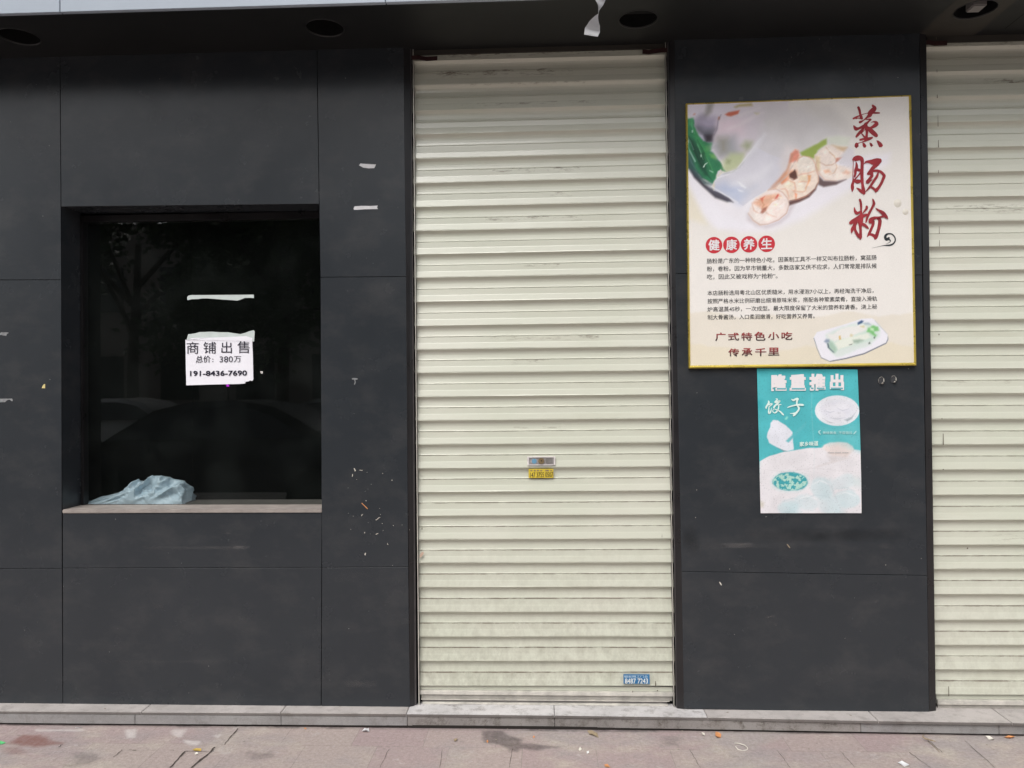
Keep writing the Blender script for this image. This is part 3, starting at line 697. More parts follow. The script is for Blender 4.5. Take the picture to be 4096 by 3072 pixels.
# lock plate
def pix_box(mb, a, c, y0, y1, mi=0, bev=0.0):
    p=P(*a,y0); q=P(*c,y0); mb.box((p.x,y0,q.z),(q.x,y1,p.z),mi,bev)
YL=YS-0.0145
b_=MB()
x0_,y0_,x1_,y1_=2109,1827,2221,1863
for a,c in (((2109,1827),(2115.5,1862)),((2216,1827),(2221.5,1860)),((2115.7,1827),(2215.8,1830.5)),((2115.7,1858.5),(2215.8,1861.5))): pix_box(b_,a,c,YL-0.005,YL+0.012,0,0.0008)
lk=b_.build('lock',M['chrome'],sh)
b_=MB(); pix_box(b_,(2114,1829),(2217,1860),YL-0.0012,YL+0.012); b_.build('lock_plate',pmat('plate_grey',(0.36,0.335,0.33,1),0.35,0.5,0.2,var=0.25,vscale=80),lk)
def disc(mb, px, py, r, y, dep, n=24, mi=0):
    c=P(px,py,y); rr=r/FPX*3.3; vv=[]; 
    for yy in (y,y+dep):
        for j in range(n): th=2*math.pi*j/n; vv.append((c.x+rr*math.cos(th),yy,c.z+rr*math.sin(th)))
    mb.add(vv,[tuple(range(n-1,-1,-1))]+[(j,(j+1)%n,n+(j+1)%n,n+j) for j in range(n)],mi)
b_=MB(); disc(b_,2137,1845,10,YL-0.0025,0.003); b_.build('blue_cap',M['blue_dot'],lk)
b_=MB(); disc(b_,2165,1844,12,YL-0.007,0.008); b_.build('cylinder',M['brass'],lk)
b_=MB(); disc(b_,2165,1843.5,2.2,YL-0.0074,0.002); b_.build('keyhole',M['slot'],lk)
b_=MB(); pix_box(b_,(2184,1834),(2210,1854),YL-0.003,YL+0.002,0,0.0006); b_.build('latch_slide',M['alu'],lk)
# right hand shutter
Lr=[88,187,286,386,488,590,689,788,886,985,1081,1180,1278,1376,1473.6,1573,1676,1777,1877,1977,2077.8,2177,2275,2375,2478,2578,2676,2778]
Rr=[y+float(np.interp(y,[88,500,1000,1400,2000,2778],[-45,-37,-23,-14,-4,6])) for y in Lr]
rust2=[(0,0.7,1.0,0.02,0.17,0.6),(2,0.3,0.5,0.15,0.25,0.8),(1,0,0.04,0.20,0.25,0.8),(7,0.3,0.6,0.06,0.25,0.6),(14,0.5,0.6,0.05,0.15,0.4),(20,0.6,0.9,0.15,0.2,0.4)]
sh2=empty('roller_shutter',(2.1,YS,ZS),'closed cream roller shutter at the right edge of the photo, beyond the pillar','shutter')
curtain('curtain',Lr,Rr,(3700,3742),(5560,5650),sh2,130,rust2,0.35,8)
b_=MB()
xa,xb=P(3748,2800,YS).x,P(5650,2800,YS).x
def zQ(py): return P(3900,py,YS).z
b_.box((xa-0.004,YS-0.003,zQ(2795)),(xb,YS+0.006,zQ(2777)),3)
b_.box((xa-0.004,YS-0.016,zQ(2815)),(xb,YS+0.004,zQ(2796)),0,0.002)
b_.box((xa,YS-0.008,zQ(2832)),(xb,YS+0.004,zQ(2816)),1)
b_.box((xa+0.006,YS-0.014,zQ(2842)),(xb,YS+0.004,zQ(2833)),0,0.0015)
b_.build('bottom_bar',[M['alu_low'],M['alu_mid'],M['alu_bar'],M['shutter']],sh2)
b_=MB(); b_.box((P(3715,2800,0.07).x,0.062,ZS),(P(5650,2800,0.07).x,0.10,3.0)); b_.build('shutter_back',M['core'],sh2)
b_=MB(); b_.box((P(1640,1500,0.07).x,0.101,ZS),(P(2710,1500,0.07).x,0.12,3.0)); b_.build('shutter_back',M['core'],sh)
strap([(3702,170),(3715,168),(3740,174),(3765,172),(3789,171)],8.5,0.018,sh2)
# small dark nicks
MSC=pmat('scratch_dark',(0.15,0.13,0.10,1),0.8,0.2); SCP=sh2
for (px,py,h,w0) in [(3745,148,10,3),(3748,277,12,3),(3749,378,14,4),(3752,460,46,3.2),(3754,560,30,3.5),(3756,1335,6,5),(3768,1672,5,4),(3773,1734,46,4.5),(3773,1876,4,6),(3795,2745,40,4),(3754,680,12,3),(3757,905,30,3),(3758,960,26,3),(3870,2190,6,6)]:
    b_=MB(); a=P(px-w0/2,py,YS-0.0225); c=P(px+w0/2,py+h,YS-0.0225); b_.add([(a.x+0.0006,a.y,a.z),(c.x-0.0006,a.y,a.z),(c.x,a.y,c.z),(a.x,a.y,c.z)],[(3,2,1,0)]); b_.build('scratch',MSC,SCP)

SCP=sh
for (px,py,h,w0) in [(2622,2724,22,5),(1688,2110,8,5),(2630,2760,5,6),(2531,2763,6,4),(2648,2135,14,2)]:
    b_=MB(); a=P(px-w0/2,py,YS-0.0225); c=P(px+w0/2,py+h,YS-0.0225); b_.add([(a.x+0.0012,a.y,a.z),(c.x-0.0012,a.y,a.z),(c.x,a.y,c.z),(a.x,a.y,c.z)],[(3,2,1,0)]); b_.build('scratch',MSC,SCP)


# ================================================================== lettering helpers
def text_geom(body, off=0.0, spacing=1.0):
    c=bpy.data.curves.new('t','FONT'); c.body=body; c.offset=off; c.resolution_u=3; c.space_character=spacing
    o_=bpy.data.objects.new('t',c); COL.objects.link(o_)
    bpy.context.view_layer.update()
    dg=bpy.context.evaluated_depsgraph_get(); me=bpy.data.meshes.new_from_object(o_.evaluated_get(dg))
    v=np.array([q.co[:2] for q in me.vertices]); f=[tuple(p.vertices) for p in me.polygons]
    bpy.data.objects.remove(o_); bpy.data.curves.remove(c); bpy.data.meshes.remove(me)
    return v,f
_tc={}
def text_into(mb, body, tl, tr, h, y, off=0.0, mi=0, spacing=1.0):
    """fit the ink box of the text between tl and tr (photo px of its upper corners), h px tall; off = extra stroke weight in em"""
    k=(body,spacing)
    if k not in _tc: _tc[k]=text_geom(body,0.0,spacing)
    v,f=_tc[k]; off=max(off,0.0)
    sh_=[(0,0)] if off<=0 else ([(-off,0),(off,0)] if off<0.012 else [(-off,-off),(off,-off),(off,off),(-off,off),(-off,0),(off,0),(0,off),(0,-off)])
    lo=v.min(0)-off; hi=v.max(0)+off
    for n_,(dx,dy) in enumerate(sh_):
        u=(v[:,0]+dx-lo[0])/(hi[0]-lo[0]); s_=(hi[1]-v[:,1]-dy)/(hi[1]-lo[1])
        mb.add([P(lerp(tl[0],tr[0],a),lerp(tl[1],tr[1],a)+h*b2,y-0.00005*n_) for a,b2 in zip(u,s_)],f,mi)
def stroke_into(mb, pts, cvt, y, k=[0], scale=1.0, mi=0):
    """brush stroke: polyline of (x, y, width) in tracing coordinates"""
    k[0]=(k[0]+1)%40; yy=y-0.00006*k[0]
    # Catmull-Rom resample
    q=[]; n=len(pts)
    for i in range(n-1):
        p0=pts[max(i-1,0)]; p1=pts[i]; p2=pts[i+1]; p3=pts[min(i+2,n-1)]
        for j in range(4):
            t=j/4; q.append([0.5*((2*b)+(c-a)*t+(2*a-5*b+4*c-d)*t*t+(3*b-a-3*c+d)*t**3) for a,b,c,d in zip(p0,p1,p2,p3)])
    q.append(list(pts[-1]))
    def disc_(cx,cy,r_,m=10): 
        return [(cx+r_*math.cos(2*math.pi*a/m),cy+r_*math.sin(2*math.pi*a/m)) for a in range(m)]
    L_=[];R_=[]
    for i,(x,y_,wd) in enumerate(q):
        a=q[max(i-1,0)]; b=q[min(i+1,len(q)-1)]; dx,dy=b[0]-a[0],b[1]-a[1]; l=math.hypot(dx,dy) or 1
        h=max(wd,1)*0.5*scale; L_.append((x-dy/l*h,y_+dx/l*h)); R_.append((x+dy/l*h,y_-dx/l*h))
    vv=[P(*cvt(*p),yy) for p in L_+R_]; m=len(L_)
    mb.add(vv,[(i,i+1,m+i+1,m+i) for i in range(m-1)],mi)
    for e in (0,-1):
        x,y_,wd=q[e]
        if wd>14: mb.add([P(*cvt(*p),yy-0.00002) for p in disc_(x,y_,wd*0.48*scale)],[tuple(range(10))],mi)
def poly_into(mb, pts, cvt, y, mi=0):
    mb.add([P(*cvt(*p),y) for p in pts],[tuple(range(len(pts)))],mi)
def conv(ox, oy, s): return lambda x,y: (ox+x/s, oy+y/s)
c8=conv(2700,350,1.443); c5=conv(2740,400,4.1475); c6=conv(3040,500,3.77); c7=conv(3220,1260,6.144)
ct=conv(2980,1440,2.592)

def raster(PX, PY, base, layers):
    """paint layers (polygon, colour 0-255, feather px, opacity, wobble px) over base; returns linear rgb"""
    im=np.zeros(PX.shape+(3,)); im[:]=np.array(base)/255.0
    for i,(poly,col,fe,op,wb) in enumerate(layers):
        d=sdf_poly(PX,PY,poly)
        if wb: d=d+(fbm(PX,PY,0.03,i*3+5,4)-0.5)*2*wb
        a=np.clip(0.5-d/max(fe,0.5),0,1); a=a*a*(3-2*a)*op
        im=im*(1-a[...,None])+np.array(col)/255.0*a[...,None]
    return im
def band(pts, w_):
    L_=[];R_=[]
    for i,p in enumerate(pts):
        a=pts[max(i-1,0)]; b=pts[min(i+1,len(pts)-1)]; dx,dy=b[0]-a[0],b[1]-a[1]; l=math.hypot(dx,dy) or 1; h=w_*0.5*(0.35 if i in (0,len(pts)-1) else 1)
        L_.append((p[0]-dy/l*h,p[1]+dx/l*h)); R_.append((p[0]+dy/l*h,p[1]-dx/l*h))
    return L_+R_[::-1]
def ell(cx,cy,rx,ry,rot=0,n=28):
    cr,sr=math.cos(rot),math.sin(rot)
    return [(cx+rx*math.cos(t)*cr-ry*math.sin(t)*sr, cy+rx*math.cos(t)*sr+ry*math.sin(t)*cr) for t in [2*math.pi*i/n for i in range(n)]]
def srgb2lin(im): return np.where(im<=0.04045,im/12.92,((im+0.055)/1.055)**2.4)

# ================================================================== framed food poster
YB=-0.020
TL,TR_,BR_,BL_=(2744,413.5),(3644.5,380),(3665.5,1462),(2755.5,1473.5)
pos=empty('framed_poster',tuple(P(3200,930,YB)),'large gold framed poster of steamed rice rolls with red brush writing, on the pillar','poster')
def inset(q, l, t, r_, b2): return [(q[0][0]+l,q[0][1]+t),(q[1][0]-r_,q[1][1]+t),(q[2][0]-r_,q[2][1]-b2),(q[3][0]+l,q[3][1]-b2)]
OUT=[TL,TR_,BR_,BL_]; INN=inset(OUT,7,5.5,10,12)
b_=MB()
mid=[((a[0]*0.62+b2[0]*0.38),(a[1]*0.62+b2[1]*0.38)) for a,b2 in zip(OUT,INN)]
ro=[P(*p,-0.016) for p in OUT]; rm=[P(*p,YB) for p in mid]; ri=[P(*p,-0.0145) for p in INN]; rb=[Vector((p.x,-0.0005,p.z)) for p in ro]
for A,B in ((rb,ro),(ro,rm),(rm,ri)):
    for i in range(4):
        j=(i+1)%4; b_.add([A[i],A[j],B[j],B[i]],[(0,1,2,3)])
b_.add([rb[0],rb[1],rb[2],rb[3]],[(3,2,1,0)])
b_.build('frame',M['gold'],pos)
nxp,nyp=330,390
uu,vv_=np.meshgrid(np.linspace(0,1,nxp),np.linspace(0,1,nyp))
PQ=inset(OUT,4,3,6,8)
def bil(q,u,v): 
    q=np.array(q,float); return ((1-u)*(1-v))[...,None]*q[0]+(u*(1-v))[...,None]*q[1]+(u*v)[...,None]*q[2]+((1-u)*v)[...,None]*q[3]
pp=bil(PQ,uu,vv_); PX,PY=pp[...,0],pp[...,1]
def rays(PX,PY,y):
    d=np.array(_r)[None,None]*(PX-2048)[...,None]-np.array(_u)[None,None]*(PY-1536)[...,None]+np.array(_f)[None,None]*FPX
    t=(y-CAM.y)/d[...,1]; return np.array(CAM)[None,None]+d*t[...,None]
def m8(L): return [c8(*p) for p in L]
def m5(L): return [c5(*p) for p in L]
def m6(L): return [c6(*p) for p in L]
def m7(L): return [c7(*p) for p in L]
Lp=[
 # pale distant hills along the foot
 (m8([(75,1300),(200,1290),(380,1330),(560,1310),(800,1330),(1000,1290),(1180,1320),(1395,1300),(1395,1640),(75,1640)]),(226,217,198),14,0.55,6),
 (m8([(75,1480),(300,1500),(520,1540),(760,1490),(980,1540),(1240,1470),(1395,1500),(1395,1640),(75,1640)]),(230,219,190),14,0.5,6),
 # white plate, fading out to the lower right
 (m8([(72,440),(150,560),(300,660),(420,640),(600,560),(900,420),(1240,380),(1230,440),(1060,560),(900,660),(740,760),(560,830),(380,840),(230,800),(140,690),(72,540)]),(243,240,246),46,0.95,0),
 (m8([(72,430),(160,590),(280,720),(420,800),(250,820),(150,720),(72,560)]),(244,242,248),30,0.9,0),
 (m8([(72,560),(140,690),(180,790),(72,760)]),(236,228,205),36,0.7,0),
 # shade on the plate beneath the roll
 (m5([(50,880),(140,1150),(330,1400),(460,1480),(700,1590),(760,1680),(700,1690),(500,1620),(300,1440),(150,1290),(40,1090)]),(58,54,64),14,0.95,0),
 (m5([(440,1470),(620,1560),(720,1610),(800,1700),(640,1640)]),(52,44,52),12,0.9,0),
 # upper left: folded noodle sheets
 (m5([(35,60),(1700,20),(1700,900),(900,1100),(420,900),(200,520),(35,350)]),(223,217,228),20,1,0),
 (m5([(370,60),(470,60),(440,200),(330,330),(240,380),(200,330),(330,210)]),(150,146,142),24,0.8,0),
 (m5([(150,330),(300,250),(540,300),(520,560),(470,690),(330,680),(210,560)]),(168,160,182),40,0.9,10),
 (m5([(330,480),(520,470),(500,600),(470,690),(360,690),(200,520),(160,420)]),(92,94,104),40,0.9,8),
 (m5([(330,580),(480,570),(475,695),(350,690)]),(48,40,50),20,0.9,0),
 (m5([(200,560),(290,590),(310,660),(250,620)]),(190,188,208),12,0.9,0),
 # greens
 (m5([(40,320),(120,290),(150,330),(150,440),(200,560),(310,670),(480,700),(430,840),(540,960),(700,1200),(560,1180),(540,1260),(470,1420),(300,1300),(180,1180),(50,1120)]),(47,125,84),10,1,8),
 (m5([(60,600),(150,640),(240,800),(330,1060),(420,1290),(330,1240),(190,1000),(90,790)]),(20,72,52),22,0.9,8),
 (m5([(45,860),(130,940),(170,1140),(330,1330),(470,1420),(330,1400),(150,1230),(50,1110)]),(46,76,78),22,0.85,6),
 (m5([(150,440),(240,640),(340,760),(420,900),(360,1000),(260,840),(150,620)]),(58,146,84),22,0.8,8),
 (m5([(330,760),(450,720),(440,830),(350,860)]),(92,170,94),20,0.7,6),
 (m5([(410,900),(480,890),(540,950),(520,990),(420,970)]),(112,178,92),14,0.85,4),
 (m5([(60,310),(140,300),(140,400),(60,420)]),(80,165,110),18,0.7,6),
 (m5([(225,860),(310,880),(330,1000),(270,1000)]),(18,62,44),16,0.8,6),
 (m5([(75,660),(95,680),(155,830),(140,830)]),(206,232,216),5,0.9,0),
 (m5([(60,780),(90,850),(180,1020),(165,1030),(75,860)]),(182,212,200),6,0.8,0),
 (m5([(115,500),(130,500),(130,540),(115,540)]),(220,240,228),5,0.9,0),
 (m5([(295,1115),(330,1060),(385,1030),(375,1045),(335,1075),(315,1120)]),(224,240,226),4,0.95,0),
 (m5([(255,905),(272,905),(275,945),(262,950)]),(214,236,220),4,0.9,0),
 (m5([(400,1160),(470,1190),(465,1210),(405,1175)]),(200,230,210),5,0.7,0),
 # rolled sheet
 (m5([(480,600),(540,480),(560,330),(640,200),(900,120),(1300,40),(1700,20),(1700,520),(1250,640),(1050,900),(860,1150),(690,1215),(640,1000),(540,960),(520,880),(440,840)]),(222,214,222),24,1,0),
 (m5([(560,330),(760,260),(1000,360),(960,560),(700,620),(520,600)]),(232,212,222),70,0.8,0),
 (m5([(440,780),(560,620),(820,600),(900,900),(760,960),(560,960),(520,880)]),(165,168,174),60,0.85,0),
 (m5([(560,640),(690,640),(690,860),(600,880)]),(150,146,128),50,0.7,0),
 (m5([(950,760),(1010,690),(1110,700),(1120,800),(1020,830)]),(162,172,128),40,0.8,0),
 (m5([(640,1000),(760,880),(980,880),(1000,1000),(860,1140),(690,1215),(620,1140)]),(192,204,152),34,0.8,0),
 (m5([(690,980),(760,1000),(740,1060),(690,1050)]),(150,158,120),20,0.7,0),
 (m5([(1400,420),(1700,380),(1700,520),(1520,520)]),(196,204,176),60,0.8,0),
 (m8([(520,195),(640,185),(700,225),(560,240)]),(196,200,182),26,0.6,0),
 (m5([(1150,210),(1240,210),(1230,240),(1180,245)]),(204,196,140),12,0.7,0),
 (m5([(820,115),(900,75),(1100,55),(1120,95),(900,110),(850,128)]),(178,160,92),16,0.85,0),
 (m5([(665,240),(720,205),(905,170),(880,230),(760,270),(700,262)]),(206,104,76),10,0.95,0),
 (m5([(545,325),(555,280),(582,280),(572,330)]),(188,118,84),8,0.9,0),
 (m5([(130,250),(150,220),(176,226),(165,250)]),(206,150,136),8,0.8,0),
 # front flap of the roll
 (m5([(1150,760),(1240,640),(1340,430),(1660,300),(1950,420),(2060,620),(1960,860),(1850,1060),(1720,1250),(1500,1400),(1150,1200)]),(218,216,221),70,1,0),
 (m5([(440,1430),(540,1290),(540,1200),(590,1150),(625,1215),(860,1150),(1060,900),(1160,770),(1400,900),(1700,1000),(1840,1000),(1700,1240),(1560,1380),(1400,1480),(1250,1560),(1120,1640),(960,1760),(880,1700),(640,1560),(480,1500)]),(221,220,229),7,1,0),
 (m5([(1300,500),(1700,380),(2000,520),(1900,800),(1700,900),(1400,700)]),(226,223,227),120,0.8,0),
 (m5([(1560,1330),(1700,1220),(1840,1010),(1880,900),(1780,900),(1640,1150)]),(232,214,208),50,0.7,0),
 (m5([(450,1440),(640,1380),(900,1440),(1000,1560),(900,1700),(640,1560)]),(184,196,224),70,0.85,0),
 (m8([(560,150),(900,150),(1010,270),(840,330),(720,370),(600,330)]),(218,216,217),80,0.9,0),
 (m8([(480,95),(760,95),(820,220),(700,300),(520,260)]),(216,212,213),90,0.8,0),
 (m8([(760,95),(900,110),(1010,190),(1030,280),(900,240),(800,160)]),(216,212,208),60,0.75,0),
 (m8([(730,350),(640,330),(600,440),(640,510),(690,420)]),(232,224,224),40,0.7,0),
 (m5([(870,1350),(920,1370),(1020,1450),(1000,1470),(930,1430)]),(246,248,252),10,0.9,0),
 (m5([(870,1480),(960,1500),(970,1530),(900,1520)]),(244,246,252),10,0.8,0),
 (m5([(540,1290),(590,1150),(625,1215),(600,1230)]),(226,222,208),8,0.9,0),
 (m5([(440,1430),(480,1360),(500,1420),(480,1500)]),(232,224,204),10,0.8,0),
 # far prawn with greens behind
 (m6([(590,420),(700,360),(860,280),(1010,200),(1000,290),(860,380),(820,500),(640,480)]),(158,180,84),14,0.95,4),
 (m6([(820,450),(900,370),(1010,300),(1140,290),(1300,340),(1280,420),(1230,500),(1150,540),(1130,570),(1200,600),(1400,620),(1400,760),(1300,820),(1160,845),(980,830),(910,750),(850,660),(840,540)]),(244,230,220),10,1,5),
 (m6([(1000,190),(1180,160),(1360,190),(1330,310),(1200,320),(1050,280)]),(226,230,216),22,0.9,0),
 (m6([(1080,300),(1320,340),(1270,410),(1160,360)]),(214,182,140),16,0.8,4),
 (m6([(1135,570),(1150,500),(1250,480),(1190,540)]),(198,132,112),8,0.9,0),
 (m6([(960,690),(1040,670),(1070,715),(980,730)]),(232,178,142),14,0.8,3),
 (m6([(1250,720),(1300,680),(1370,715),(1330,745)]),(234,186,160),14,0.8,3),
 (m6([(1250,420),(1340,330),(1420,380),(1410,680),(1200,600),(1180,560)]),(226,222,228),22,0.85,0),
 (m6([(830,470),(900,480),(900,680),(860,690)]),(230,206,160),14,0.7,3),
 # shadows under the prawns
 (m6([(880,760),(960,840),(1160,850),(1300,820),(1150,900),(960,935),(880,900)]),(104,84,84),12,0.95,0),
 (m6([(430,1150),(560,1120),(740,1050),(850,880),(880,860),(840,980),(740,1090),(600,1160),(430,1220)]),(100,68,64),11,0.95,0),
 # middle prawn
 (m6([(440,560),(470,430),(530,370),(575,385),(610,470),(680,470),(750,480),(830,560),(840,680),(880,740),(885,850),(830,960),(700,1070),(560,1120),(440,1140),(380,1040),(300,970),(170,960),(300,840),(400,700)]),(246,228,214),8,1,6),
 (m6([(440,570),(470,430),(530,370),(580,385),(600,460),(560,540)]),(226,138,116),14,0.85,3),
 (m6([(560,560),(640,480),(750,480),(830,560),(830,690),(700,720),(580,680)]),(246,236,224),14,0.9,8),
 (m6([(350,740),(430,680),(560,690),(570,760),(440,800),(330,870),(290,850)]),(230,160,122),16,0.8,5),
 (m6([(440,745),(500,700),(525,672),(550,720),(565,790),(515,826),(450,790)]),(98,62,54),8,0.95,3),
 (m6([(580,760),(700,760),(720,850),(600,850)]),(244,226,200),14,0.9,6),
 (m6([(350,880),(440,830),(520,880),(480,980),(380,950)]),(244,228,206),14,0.9,6),
 (m6([(540,860),(660,860),(680,1000),(560,1010)]),(246,234,216),14,0.9,6),
 (m6([(725,760),(765,760),(760,840),(715,920),(690,990),(680,960),(720,860)]),(234,164,112),10,0.85,3),
 (m6([(410,1000),(500,980),(540,1110),(440,1130)]),(244,222,204),12,0.9,5),
 (m6([(520,1010),(560,1040),(550,1120),(535,1120)]),(234,150,110),8,0.8,0),
 (m6([(290,860),(400,800),(440,810),(330,890)]),(226,140,104),12,0.7,3),
 # front prawn
 (m6([(-120,1190),(-60,1100),(20,1060),(120,980),(230,960),(340,1010),(420,1100),(436,1210),(400,1330),(280,1430),(120,1490),(0,1510),(-100,1440),(-180,1330)]),(247,232,225),9,1,6),
 (m6([(-120,1180),(0,1100),(100,1060),(280,1040),(330,1090),(180,1130),(120,1240),(60,1290),(0,1230)]),(234,178,146),18,0.85,5),
 (m6([(0,1330),(40,1260),(110,1230),(90,1290),(40,1335)]),(168,108,90),10,0.9,0),
 (m6([(215,1120),(265,1045),(285,1050),(262,1115)]),(206,86,72),6,0.9,0),
 (m6([(0,1110),(80,1070),(50,1110),(40,1180)]),(214,104,80),8,0.8,0),
 (m6([(130,1210),(280,1090),(400,1150),(410,1280),(260,1380),(110,1350)]),(246,230,222),24,0.8,5),
 (m6([(280,1090),(340,1080),(330,1110),(290,1110)]),(252,240,226),6,0.9,0),
 (m6([(210,1190),(260,1195),(250,1215),(215,1212)]),(252,238,208),6,0.8,0),
 (m6([(-160,1340),(0,1320),(60,1420),(-20,1500),(-140,1420)]),(240,232,226),24,0.8,5),
 # contours, folds and glints
 (m6([(-190,1340),(-100,1450),(0,1515),(130,1500),(290,1440),(410,1340),(440,1230),(520,1200),(430,1380),(300,1490),(100,1560),(-60,1530),(-190,1430)]),(196,182,186),26,0.55,0),
 (m6([(120,985),(200,900),(300,790),(400,660),(440,560),(470,430),(500,440),(470,560),(430,680),(330,830),(230,950)]),(206,150,124),14,0.75,4),
]+[(band(m6(p),w_),c_,f_,o_,0) for p,w_,c_,f_,o_ in [
 ([(560,560),(580,500),(650,470),(740,478),(800,520),(838,600)],4,(222,160,128),7,0.6),([(838,600),(850,680),(882,760),(880,860),(830,960)],4,(208,142,112),7,0.6),([(830,960),(700,1070),(560,1122),(440,1140)],5,(170,110,88),4,0.8),
 ([(570,770),(620,740),(720,730),(830,690)],4,(228,168,136),8,0.6),([(580,860),(650,850),(720,860),(760,830)],4,(228,166,132),8,0.6),([(480,980),(540,1000),(640,1010),(690,990)],4,(230,168,130),8,0.6),
 ([(330,880),(420,830),(520,870),(540,980),(500,1010)],4,(228,162,126),8,0.6),([(300,970),(380,960),(410,1000),(440,1110)],4,(226,160,126),8,0.6),([(440,800),(500,830),(570,800)],4,(176,110,86),4,0.7),
 ([(860,530),(840,620),(900,740),(980,830),(1160,845)],4,(214,164,134),8,0.6),([(905,560),(990,610),(1090,600),(1130,570)],4,(212,172,146),6,0.7),([(1140,570),(1160,640),(1120,720),(1040,750)],4,(220,184,156),6,0.7),([(990,330),(1060,420),(1120,470),(1150,540)],4,(206,168,132),6,0.7),
 ([(436,1210),(400,1330),(280,1430),(120,1495)],4,(206,164,146),6,0.7),([(120,980),(240,965),(340,1015),(420,1110),(436,1200)],4,(214,172,150),5,0.7),([(-180,1330),(-100,1440),(0,1505),(120,1495)],5,(204,170,150),6,0.7),([(110,1240),(180,1150),(290,1110)],4,(220,170,140),6,0.8),([(60,1290),(130,1350),(250,1390)],4,(222,186,164),7,0.7),([(-60,1120),(20,1140),(60,1200),(20,1270)],4,(212,150,118),6,0.8),([(-120,1190),(-90,1290),(-20,1330)],4,(216,168,140),6,0.7),
 ([(600,520),(660,490),(720,495)],9,(255,250,244),9,0.8),([(590,890),(640,880)],9,(255,250,244),8,0.7),([(380,900),(440,880)],8,(255,248,240),8,0.7),([(250,1290),(340,1230),(370,1170)],12,(253,244,240),12,0.8),([(930,700),(980,760),(1080,790)],10,(248,240,232),10,0.7),([(960,420),(1030,380),(1100,390)],10,(246,236,226),10,0.7),([(620,620),(700,640),(780,610)],9,(252,244,236),10,0.6),([(10,1400),(90,1440),(200,1420)],12,(250,240,234),12,0.7)]]+[
 (band(m5(p),w_),c_,f_,o_,0) for p,w_,c_,f_,o_ in [
 ([(440,1430),(640,1560),(880,1700)],6,(240,240,246),6,0.8),([(540,1290),(700,1240),(860,1155),(1050,910),(1240,650)],7,(240,240,246),8,0.8),([(620,1230),(780,1200),(900,1120),(1080,900)],5,(176,180,178),9,0.5),([(1400,1480),(1560,1385),(1700,1245),(1830,1005)],6,(206,190,184),8,0.7),
 ([(480,600),(530,480),(550,340),(600,240)],5,(140,130,148),8,0.7),([(480,690),(560,640),(690,630)],6,(196,186,188),12,0.6),([(700,480),(900,420),(1100,300),(1300,200)],12,(240,232,236),24,0.6),([(900,260),(1050,200),(1250,130)],10,(240,234,236),22,0.6),([(980,1000),(1150,800),(1330,560)],22,(240,240,246),26,0.7),([(760,1400),(1000,1350),(1250,1250),(1450,1050)],30,(236,236,242),40,0.6),([(700,1560),(950,1560),(1200,1420)],26,(208,214,228),36,0.5),
 ([(60,600),(130,760),(210,960),(300,1130)],7,(16,60,44),6,0.8),([(200,650),(280,800),(350,960),(430,1140)],6,(28,92,58),6,0.8),([(120,300),(110,420),(160,560)],6,(96,180,122),6,0.7),([(330,900),(400,1040),(480,1220)],6,(92,168,104),7,0.6),([(250,1100),(340,1210),(450,1330)],6,(24,78,58),7,0.7),([(60,900),(110,1040),(200,1180)],7,(86,120,116),7,0.6),([(200,720),(260,860),(300,990)],4,(150,206,160),4,0.6)]]+[
 # bottom right: small plate of rice rolls
 (m7([(210,560),(290,420),(520,360),(1000,220),(1400,90),(1650,80),(1720,130),(2030,470),(2045,620),(1990,690),(1450,950),(1000,1070),(620,1140),(400,1050)]),(238,237,244),5,1,0),
 (m7([(210,560),(225,560),(310,840),(400,1040),(600,1130),(1000,1055),(1450,935),(1990,680),(2030,590),(2040,470),(2050,600),(2000,705),(1460,965),(1000,1085),(620,1152),(395,1060),(300,850)]),(110,116,130),3,0.9,0),
 (m7([(1720,130),(2030,470),(2022,480),(1712,140)]),(176,180,186),3,0.8,0),
 (m7([(530,500),(720,380),(1200,240),(1480,200),(1800,260),(1800,520),(1700,640),(1450,780),(1000,940),(780,1000),(640,900),(540,700)]),(208,226,214),26,0.95,8),
 (m7([(560,480),(1000,300),(1420,220),(1540,280),(1540,380),(1100,540),(720,660),(600,600)]),(238,236,232),14,0.95,8),
 (m7([(700,680),(1100,560),(1560,420),(1640,560),(1200,720),(820,850)]),(234,238,226),12,0.95,8),
 (m7([(780,880),(1100,760),(1560,640),(1620,720),(1180,880),(860,1000),(740,960)]),(222,230,226),16,0.9,8),
 (m7([(1180,620),(1340,590),(1420,620),(1300,690),(1200,680)]),(140,166,148),16,0.85,4),
 (m7([(590,640),(680,660),(780,850),(720,920),(590,800)]),(166,196,176),18,0.85,5),
 (m7([(1540,320),(1680,240),(1800,290),(1820,380),(1720,420),(1780,500),(1740,560),(1620,470),(1530,400)]),(126,196,122),10,0.95,8),
 (m7([(1600,310),(1680,330),(1690,390),(1610,370)]),(222,244,214),10,0.85,4),
 (m7([(470,650),(520,590),(600,600),(600,670),(520,690)]),(142,156,178),10,0.9,0),
 (m7([(540,690),(580,700),(600,800),(720,920),(690,920),(560,800)]),(74,90,104),6,0.85,0),
 (m7([(1290,190),(1390,130),(1440,150),(1400,200),(1300,240)]),(58,88,130),8,0.95,0),
 (m7([(1420,200),(1560,190),(1620,240),(1480,230)]),(160,176,192),10,0.8,0),
 (m7([(830,520),(870,505),(885,600),(840,610)]),(214,178,98),6,0.9,0),
 (m7([(1120,460),(1190,490),(1150,540),(1100,520)]),(216,208,170),8,0.85,0),
 (m7([(1350,280),(1450,260),(1460,310),(1390,300)]),(214,206,150),8,0.85,0),
 (m7([(1560,690),(1590,660),(1610,700),(1570,715)]),(70,84,80),6,0.9,0),
 (m7([(1080,730),(1160,710),(1150,730),(1090,740)]),(64,74,70),5,0.8,0),
 (m7([(1690,540),(1720,530),(1715,580),(1690,570)]),(60,80,70),6,0.9,0),
]
